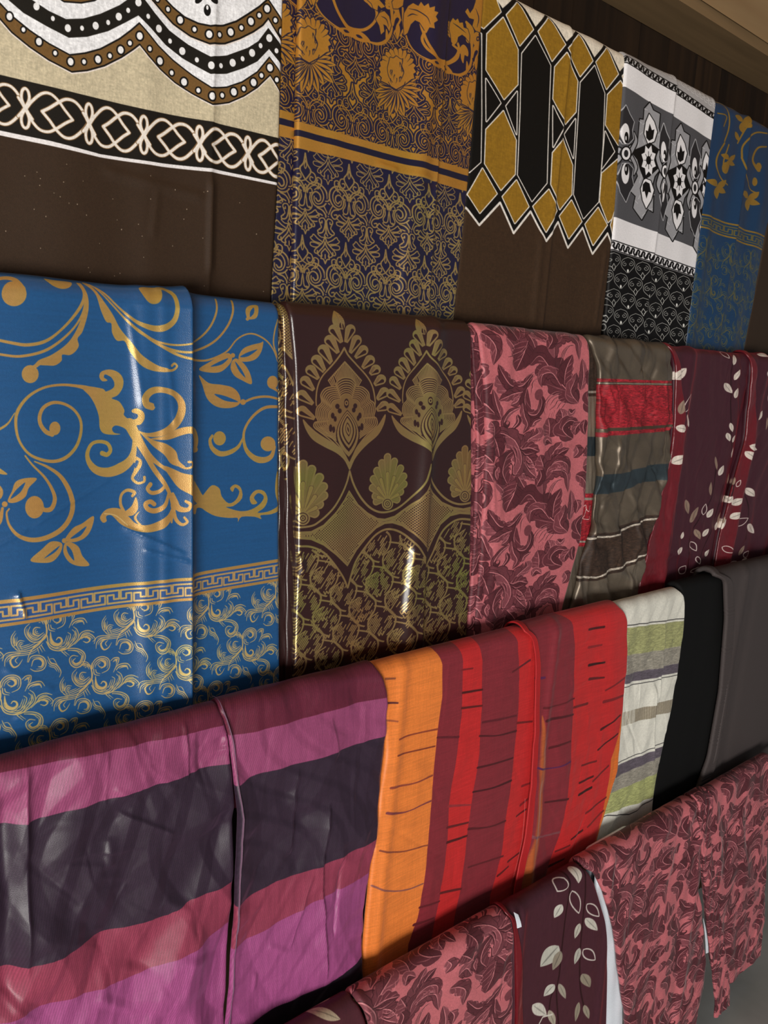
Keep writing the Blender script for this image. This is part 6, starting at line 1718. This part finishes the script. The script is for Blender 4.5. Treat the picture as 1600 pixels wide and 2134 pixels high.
WALL_Y = 1.12
CEIL_Z = 2.492
X0, X1 = -1.6, 4.2
v, f = box(X0, X1, WALL_Y + 0.012, WALL_Y + 0.06, 0, CEIL_Z + 0.3)
wall = tag(new_obj('wall_back', v, f, M_plank, smooth=False), kind='structure')
PW = 0.118
pm = None
k = 0
x = X0
while x < X1 - 0.02:
    o = bpy.data.objects.new('plank', pm) if pm else None
    if pm is None:
        v, f = box(0, PW - 0.004, -0.012, 0.0, 0, CEIL_Z)
        ob = new_obj('plank', v, f, M_plank, wall, smooth=False)
        pm = ob.data
        o = ob
    else:
        COL.objects.link(o); o.parent = wall
    o.location = (x, WALL_Y + 0.012 - 0.003 * (k % 3 == 1), 0)
    x += PW; k += 1

mf = bpy.data.materials.new('concrete_floor'); mf.use_nodes = True
nt = mf.node_tree; b = nt.nodes['Principled BSDF']
n = nd(nt, 'ShaderNodeTexNoise'); n.inputs['Scale'].default_value = 5; n.inputs['Detail'].default_value = 8
tc = nd(nt, 'ShaderNodeTexCoord'); nt.links.new(tc.outputs['Object'], n.inputs['Vector'])
rp = nd(nt, 'ShaderNodeValToRGB'); e = rp.color_ramp.elements
e[0].position = 0.3; e[0].color = (0.40, 0.40, 0.375, 1); e[1].position = 0.7; e[1].color = (0.56, 0.56, 0.53, 1)
nt.links.new(n.outputs['Fac'], rp.inputs['Fac']); nt.links.new(rp.outputs[0], b.inputs['Base Color'])
b.inputs['Roughness'].default_value = 0.75
bp = nd(nt, 'ShaderNodeBump'); bp.inputs['Strength'].default_value = 0.3; bp.inputs['Distance'].default_value = 0.004
nt.links.new(n.outputs['Fac'], bp.inputs['Height']); nt.links.new(bp.outputs[0], b.inputs['Normal'])
v, f = box(-4.5, 5.5, -4.5, WALL_Y + 0.06, -0.1, 0)
tag(new_obj('floor', v, f, mf, smooth=False), kind='structure')

v, f = box(X0, X1, -0.15, WALL_Y + 0.06, CEIL_Z + 0.03, CEIL_Z + 0.3)
ceil = tag(new_obj('ceiling', v, f, M_ply, smooth=False), kind='structure')
for y0, y1, dz in ((0.66, 1.0, 0.0), (0.30, 0.652, 0.003), (-0.15, 0.292, 0.0)):
    v, f = box(X0, X1, y0, y1, CEIL_Z + 0.016 + dz, CEIL_Z + 0.03)
    new_obj('plywood_panel', v, f, M_ply, ceil, smooth=False)
v, f = box(X0, X1, 1.005, WALL_Y - 0.004, CEIL_Z - 0.006, CEIL_Z + 0.03)
tag(new_obj('hanging_rail_5', v, f, M_batten, smooth=False), kind='structure')

for i in range(4):  # hanging rails that carry the cloths, unseen behind them
    n = 16
    rr = ROD_R - 0.0075
    yc, zc_ = YF[i] + ROD_R, ZT[i] - ROD_R
    v = []; f = []
    for s, xx in enumerate((X0, X1)):
        for k in range(n):
            a = 2 * math.pi * k / n
            v.append((xx, yc + rr * 0.55 * math.cos(a), zc_ + rr * 0.55 * math.sin(a)))
    for k in range(n):
        f.append((k, (k + 1) % n, n + (k + 1) % n, n + k))
    f.append(tuple(range(n))[::-1]); f.append(tuple(range(n, 2 * n)))
    tag(new_obj('hanging_rail_%d' % (i + 1), v, f, M_rail), kind='structure')

def pucker(X, S):
    return 0.0012 * np.sin(S * 900 + 3 * np.sin(S * 130)) * (0.5 + 0.5 * np.sin(S * 60))


def care_tag(parent, row, quad, dy):
    q = atrow(row, quad); y = YF[row] + dy
    n = 5
    v = []
    for side in (0.0, 0.0007):
        for j in range(n):
            t = j / (n - 1)
            for a, b in ((0, 3), (1, 2)):
                p = q[a] * (1 - t) + q[b] * t
                v.append((p[0], y + side - 0.003 * math.sin(2.2 * t), p[1]))
    f = []
    for s in (0, 2 * n):
        for j in range(n - 1):
            f.append((s + 2 * j, s + 2 * j + 1, s + 2 * j + 3, s + 2 * j + 2))
    for j in range(n - 1):
        f.append((2 * j, 2 * j + 2, 2 * n + 2 * j + 2, 2 * n + 2 * j)); f.append((2 * j + 1, 2 * n + 2 * j + 1, 2 * n + 2 * j + 3, 2 * j + 3))
    f.append((0, 2 * n, 2 * n + 1, 1)); f.append((2 * n - 2, 2 * n - 1, 4 * n - 1, 4 * n - 2))
    o = new_obj('care_tag', v, f, MT['lining'], parent, smooth=False, uv=[(a[0], a[2]) for a in v])
    o['label'] = 'small white sewn-in tag'
    return o


# ------------------------------------------------------------------ row 1, top rail
ZB1, ZB2, ZB3 = ZT[1] - 0.075, ZT[2] - 0.075, ZT[3] - 0.085
e_a = [(592, 0), (583, 350), (566, 640)]
o = cloth('bed_sheet', 0, [(-70, 0), (-70, 640)], e_a, ZB1, MT['scallop'], DISP['scallop'], 200, 160)
tag(o, 'white bed sheet with brown dotted scallops and black knot border above plain brown', 'bed sheet')

o = cloth('satin_fabric', 0, [(621, 0), (613, 350), (606, 640)], [(1006, 0), (978, 350), (945, 660)], ZB1, MT['navy'], DISP['navy'], 200, 170, dy=-0.004)
tag(o, 'navy satin cloth with dense gold damask print and gold bands', 'fabric')
cloth('folded_edge', 0, [(592, 0), (583, 350), (568, 640)], [(640, 0), (626, 640)], ZB1, MT['navy'], DISP['navy_edge'], 24, 90, parent=o, dy=0.006, R=0.004, dx_uv=0.055, dz_uv=-0.012)

o = cloth('bed_sheet', 0, [(1008, 0), (978, 350), (944, 660)], [(1309, 112), (1285, 420), (1259, 690)], ZB1, MT['hexa'], DISP['hexa'], 140, 150, dy=0.001)
tag(o, 'mustard and black elongated hexagon print bed sheet with plain brown foot', 'bed sheet')

o = cloth('bed_sheet', 0, [(1303, 112), (1281, 420), (1258, 690)], [(1493, 200), (1462, 450), (1428, 715)], ZB1, MT['grey'], DISP['grey'], 110, 150, dy=-0.003)
tag(o, 'black, grey and white flower medallion bed sheet with white bands', 'bed sheet')

o = cloth('satin_fabric', 0, [(1493, 200), (1462, 450), (1428, 715)], [(1655, 285), (1600, 482), (1554, 731)], ZB1, MT['bluef'], DISP['bluef'], 90, 150, dy=0.002)
tag(o, 'small blue satin cloth with gold flowers on the top rail', 'fabric')

o = cloth('bed_sheet', 0, [(1655, 285), (1600, 482), (1554, 731)], [(1900, 420), (1850, 780)], ZB1, MT['brown'], DISP['brown'], 40, 80, dy=0.004)
tag(o, 'dark brown sheet cut off at the right end of the top rail', 'bed sheet')

# ------------------------------------------------------------------ row 2
o = cloth('satin_fabric', 1, [(-70, 600), (-70, 1560)], [(584, 636), (583, 1000), (585, 1400)], ZB2, MT['blue'], DISP['blue'], 240, 260)
tag(o, 'large bright blue satin cloth with gold scrolls and a Greek key band', 'fabric')

o = cloth('satin_fabric', 1, [(600, 632), (612, 754), (618, 984), (618, 1157), (612, 1330), (610, 1400)],
          [(980, 677), (982, 1023), (978, 1215), (970, 1330)], ZB2, MT['foilbrown'], DISP['foilbrown'], 200, 240, dy=-0.004)
tag(o, 'dark brown satin cloth with gold foil drop medallions and shell fans', 'fabric')
cloth('folded_edge', 1, [(590, 634), (594, 700), (600, 1000), (598, 1400)], [(632, 640), (640, 1400)], ZB2, MT['foilbrown'], DISP['edge2'], 20, 120, parent=o, dy=0.003, R=0.004, dx_uv=0.1, dz_uv=-0.3)
cloth('folded_edge', 1, [(580, 634), (584, 700), (586, 1000), (584, 1400)], [(622, 640), (626, 1400)], ZB2, MT['foilbrown'], DISP['edge2'], 20, 120, parent=o, dy=0.0085, R=0.004, dx_uv=0.2, dz_uv=-0.3)

o = cloth('curtain_fabric', 1, [(994, 672), (1010, 800), (1013, 930), (1003, 1150), (988, 1320)],
          [(1225, 699), (1228, 738), (1222, 1000), (1209, 1125), (1189, 1197), (1170, 1263)], ZB2, MT['acanthus'], DISP['acanthus'], 140, 200, dy=-0.003)
tag(o, 'rose pink jacquard curtain with burgundy acanthus leaves on the second rail', 'curtain')
cloth('folded_edge', 1, [(984, 672), (993, 800), (998, 930), (990, 1150), (978, 1320)], [(1030, 680), (1030, 1320)], ZB2, MT['acanthus'], DISP['edge2'], 20, 120, parent=o, dy=0.003, R=0.004, dx_uv=0.07, dz_uv=0.11)
cloth('folded_edge', 1, [(978, 672), (983, 800), (984, 930), (979, 1150), (968, 1330)], [(1020, 680), (1020, 1320)], ZB2, MT['acanthus'], DISP['edge2'], 20, 120, parent=o, dy=0.0085, R=0.004, dx_uv=0.17, dz_uv=0.03)

o = cloth('curtain_fabric', 1, [(1231, 704), (1248, 770), (1243, 890), (1242, 1010), (1236, 1085), (1215, 1160), (1188, 1274)],
          [(1392, 716), (1404, 800), (1401, 890), (1389, 980), (1365, 1070), (1350, 1130), (1329, 1229)], ZB2, MT['taupe'], DISP['taupe'], 130, 220, dy=-0.004)
tag(o, 'crinkled taupe satin curtain with one red and brown chenille stripes', 'curtain')
cloth('folded_edge', 1, [(1226, 704), (1227, 890), (1221, 1028), (1209, 1136), (1176, 1268)], [(1260, 720), (1255, 1000), (1210, 1250)], ZB2, MT['taupe_edge'], DISP['edge2'], 20, 140, parent=o, dy=0.006, R=0.004)

e_b = [(1560, 734), (1566, 761), (1551, 920), (1521, 1025), (1500, 1115), (1488, 1180)]
o = cloth('curtain_fabric', 1, [(1392, 713), (1407, 755), (1404, 875), (1392, 968), (1368, 1064), (1332, 1205)], e_b, ZB2, MT['leafb'], DISP['leafb'], 120, 180, dy=0.0)
tag(o, 'burgundy satin curtain with cream leaves beside the taupe striped one', 'curtain')
s = cloth('folded_edge', 1, [(1391, 713), (1406, 755), (1403, 875), (1391, 968), (1367, 1064), (1331, 1205)], [(1398, 713), (1414, 755), (1419, 875), (1411, 968), (1394, 1064), (1374, 1205)], ZB2, MT['leaf_highlight'], DISP['leafb'] + [waves(31, 0.002, 0.03)], 20, 140, dy=-0.005, R=0.003, parent=o, flap=0.006)
s['label'] = 'red edge strip with the satin highlight put into its colour'
o = cloth('curtain_fabric', 1, [(1556, 734), (1562, 761), (1547, 920), (1517, 1025), (1496, 1115), (1484, 1180)], [(1790, 760), (1720, 1200)], ZB2, MT['leafc'], DISP['leafc'], 80, 150, dy=-0.004)
tag(o, 'burgundy satin curtain with cream leaves, cut off by the right edge above dark grey cloth', 'curtain')
s = cloth('folded_edge', 1, [(1555, 734), (1561, 761), (1546, 920), (1516, 1025), (1495, 1115), (1483, 1180)], [(1561, 734), (1570, 761), (1560, 920), (1537, 1025), (1520, 1115), (1508, 1180)], ZB2, MT['leaf_highlight'], DISP['leafc'], 20, 120, dy=-0.009, R=0.003, parent=o, flap=0.006)
s['label'] = 'red edge strip with the satin highlight put into its colour'

# ------------------------------------------------------------------ row 3
e_c = [(463, 1472), (480, 1540), (491, 1700), (488, 1860), (474, 2134)]
o = cloth('curtain_fabric', 2, [(-90, 1590), (-90, 2134)], e_c, ZB3, MT['purple'], DISP['purple_l'], 240, 260, dy=0.001)
tag(o, 'plum and pink wide striped curtain panel at the lower left corner', 'curtain')
o = cloth('curtain_fabric', 2, [(461, 1472), (481, 1540), (492, 1700), (488, 1880), (473, 2134)],
          [(786, 1387), (803, 1442), (803, 1534), (792, 1644), (779, 1754), (761, 1901), (752, 2010)], ZB3, MT['purple_b'], DISP['purple_r'], 170, 240, dy=-0.004)
tag(o, 'plum and pink wide striped curtain panel beside the orange one', 'curtain')
s = cloth('selvedge', 2, [(464, 1476), (485, 1545), (495, 1700), (491, 1880), (476, 2134)], [(465.4, 1476), (486.4, 1545), (496.4, 1700), (492.2, 1880), (477.4, 2134)], ZB3, MT['selvedge'], DISP['purple_r'], 5, 160, dy=-0.006, R=0.0003, back=0.01, flap=0.0003, parent=o)
s['label'] = 'pale thread edge of the fabric'

e_d = [(1087, 1298), (1112, 1322), (1120, 1377), (1116, 1525), (1109, 1636), (1098, 1746), (1079, 1838)]
o = cloth('curtain_fabric', 2, [(780, 1390), (800, 1440), (805, 1560), (794, 1650), (776, 1800), (755, 2015)], e_d, ZB3, MT['orange'], DISP['orange_l'], 150, 220, dy=-0.001)
tag(o, 'orange, wine and red vertically striped curtain panel with an orange edge stripe', 'curtain')
cloth('hem_fold', 2, [(1080, 1302), (1103, 1326), (1110, 1377), (1106, 1525), (1098, 1636), (1086, 1746), (1066, 1838)], [(x + 1, y) for x, y in e_d], ZB3, MT['red_hem'], DISP['orange_r'], 10, 150, dy=-0.0095, R=0.0018, back=0.02, flap=0.003, parent=o)
o = cloth('curtain_fabric', 2, [(1083, 1298), (1108, 1322), (1116, 1377), (1112, 1525), (1105, 1636), (1094, 1746), (1075, 1838)],
          [(1286, 1254), (1304, 1285), (1306, 1359), (1293, 1488), (1282, 1599), (1264, 1672), (1241, 1746)], ZB3, MT['orange'], DISP['orange_r'], 120, 220, dy=-0.006)
tag(o, 'mostly red striped curtain panel with black dashes beside the white and green one', 'curtain')

o = cloth('curtain_fabric', 2, [(1284, 1253), (1304, 1285), (1306, 1359), (1294, 1488), (1283, 1599), (1265, 1672), (1242, 1746)],
          [(1421, 1225), (1429, 1247), (1427, 1302), (1415, 1394), (1403, 1470), (1384, 1546), (1363, 1668), (1360, 1700)], ZB3, MT['white'], DISP['white'], 110, 200, dy=0.001)
tag(o, 'off-white curtain with pale green and grey woven bands', 'curtain')

e_e = [(1476, 1183), (1512, 1205), (1515, 1287), (1503, 1439), (1479, 1576), (1451, 1650)]
o = cloth('plain_fabric', 2, [(1421, 1225), (1429, 1247), (1427, 1302), (1415, 1394), (1403, 1470), (1384, 1546), (1363, 1668), (1360, 1700)], e_e, ZB3, MT['black'], DISP['black'], 60, 110, dy=0.003, ztop=ZT[2] + 0.012)
tag(o, 'plain black cloth beside the off-white and green banded curtain', 'fabric')
o = cloth('plain_fabric', 2, [(1474, 1183), (1510, 1205), (1513, 1287), (1501, 1439), (1477, 1576), (1449, 1650)], [(1850, 1110), (1800, 1600)], ZB3, MT['charcoal'], DISP['charcoal'], 70, 130, dy=-0.008, R=0.008, ztop=ZT[2] + 0.014)
tag(o, 'plain charcoal grey cloth with a puckered rolled edge beside the black cloth', 'fabric')
cloth('rolled_edge', 2, [(1466, 1183), (1502, 1205), (1505, 1287), (1493, 1439), (1469, 1576), (1442, 1650)], [(1480, 1183), (1519, 1205), (1522, 1287), (1511, 1439), (1488, 1576), (1460, 1650)], ZB3, MT['charcoal'], [pucker], 16, 220, dy=-0.0125, R=0.0058, back=0.02, flap=0.004, parent=o, ztop=ZT[2] + 0.018)

# ------------------------------------------------------------------ row 4, lowest rail
HEM = 0.10
o = cloth('curtain_fabric', 3, [(350, 2200), (350, 2400)], [(722, 2050), (745, 2080), (768, 2134), (780, 2300)], HEM, MT['leafd'], DISP['leafd'], 60, 120, dy=0.003)
tag(o, 'burgundy curtain with three cream leaves at the very bottom of the picture', 'curtain')
o = cloth('curtain_fabric', 3, [(720, 2048), (745, 2075), (768, 2134), (775, 2300)], [(1041, 1887), (1064, 1906), (1069, 1955), (1067, 2134), (1060, 2400)], HEM, MT['acanthus'], DISP['acanthus_a'], 120, 150, dy=-0.003, dx_uv=0.1, dz_uv=0.09)
tag(o, 'rose acanthus jacquard curtain on the lowest rail, under the orange stripe', 'curtain')
o = cloth('curtain_fabric', 3, [(1039, 1887), (1062, 1906), (1068, 1955), (1067, 2134), (1060, 2400)], [(1210, 1790), (1240, 1842), (1262, 1917), (1268, 2030), (1266, 2134), (1262, 2300)], HEM, MT['leafe'], DISP['leafe'], 110, 150, dy=0.0)
tag(o, 'dark burgundy curtain with cream and outlined leaves on two stems, on the lowest rail', 'curtain')
s = cloth('folded_edge', 3, [(1040, 1889), (1063, 1908), (1069, 1955), (1068, 2134), (1061, 2400)], [(1046, 1886), (1070, 1906), (1077, 1955), (1087, 2134), (1090, 2400)], HEM, MT['red_edge_highlight'], DISP['leafe'], 14, 100, dy=-0.005, R=0.002, parent=o, flap=0.004)
s['label'] = 'red satin reverse folded forward'
care_tag(o, 3, [(1060, 1893), (1069, 1898), (1074, 1922), (1065, 1925)], -0.012)
l = cloth('lining_cloth', 3, [(1240, 1990), (1240, 2134)], [(1310, 1990), (1310, 2134)], HEM, MT['lining'], DISP['lining'], 30, 60, dy=0.012)
tag(l, 'white lining cloth showing in a gap between two lowest curtains', 'lining')
o = cloth('curtain_fabric', 3, [(1208, 1790), (1240, 1825), (1256, 1861), (1277, 1936), (1288, 2030), (1300, 2112), (1304, 2160)],
          [(1448, 1692), (1455, 1760), (1452, 1842), (1461, 1917), (1468, 2004), (1462, 2067), (1452, 2101)], 0.075, MT['acanthus'], DISP['acanthus_b'], 140, 170, dy=-0.006, dx_uv=-0.03, dz_uv=-0.05)
tag(o, 'rose acanthus jacquard curtain between the leaf-stem curtain and the grey floor', 'curtain')
o = cloth('curtain_fabric', 3, [(1450, 1692), (1460, 1760), (1468, 1850), (1476, 1936), (1484, 2004), (1496, 2060)], [(1612, 1584), (1604, 1680), (1598, 1805), (1593, 1917), (1586, 1992)], 0.125, MT['acanthus'], DISP['acanthus_c'], 110, 150, dy=-0.001, dx_uv=0.06, dz_uv=0.02)
tag(o, 'rose acanthus jacquard curtain hanging last at the right of the lowest rail', 'curtain')
cloth('folded_edge', 3, [(1452, 1700), (1463, 1805), (1472, 1936), (1480, 2004), (1489, 2094)], [(1474, 1720), (1490, 1850), (1505, 1960), (1518, 2050), (1517, 2100)], 0.06, MT['acanthus'], DISP['edge4'], 24, 120, parent=o, dy=-0.006, R=0.004, dx_uv=0.2, dz_uv=0.1)
care_tag(o, 3, [(1462, 1912), (1467, 1930), (1471, 1982), (1466, 1984)], -0.004)
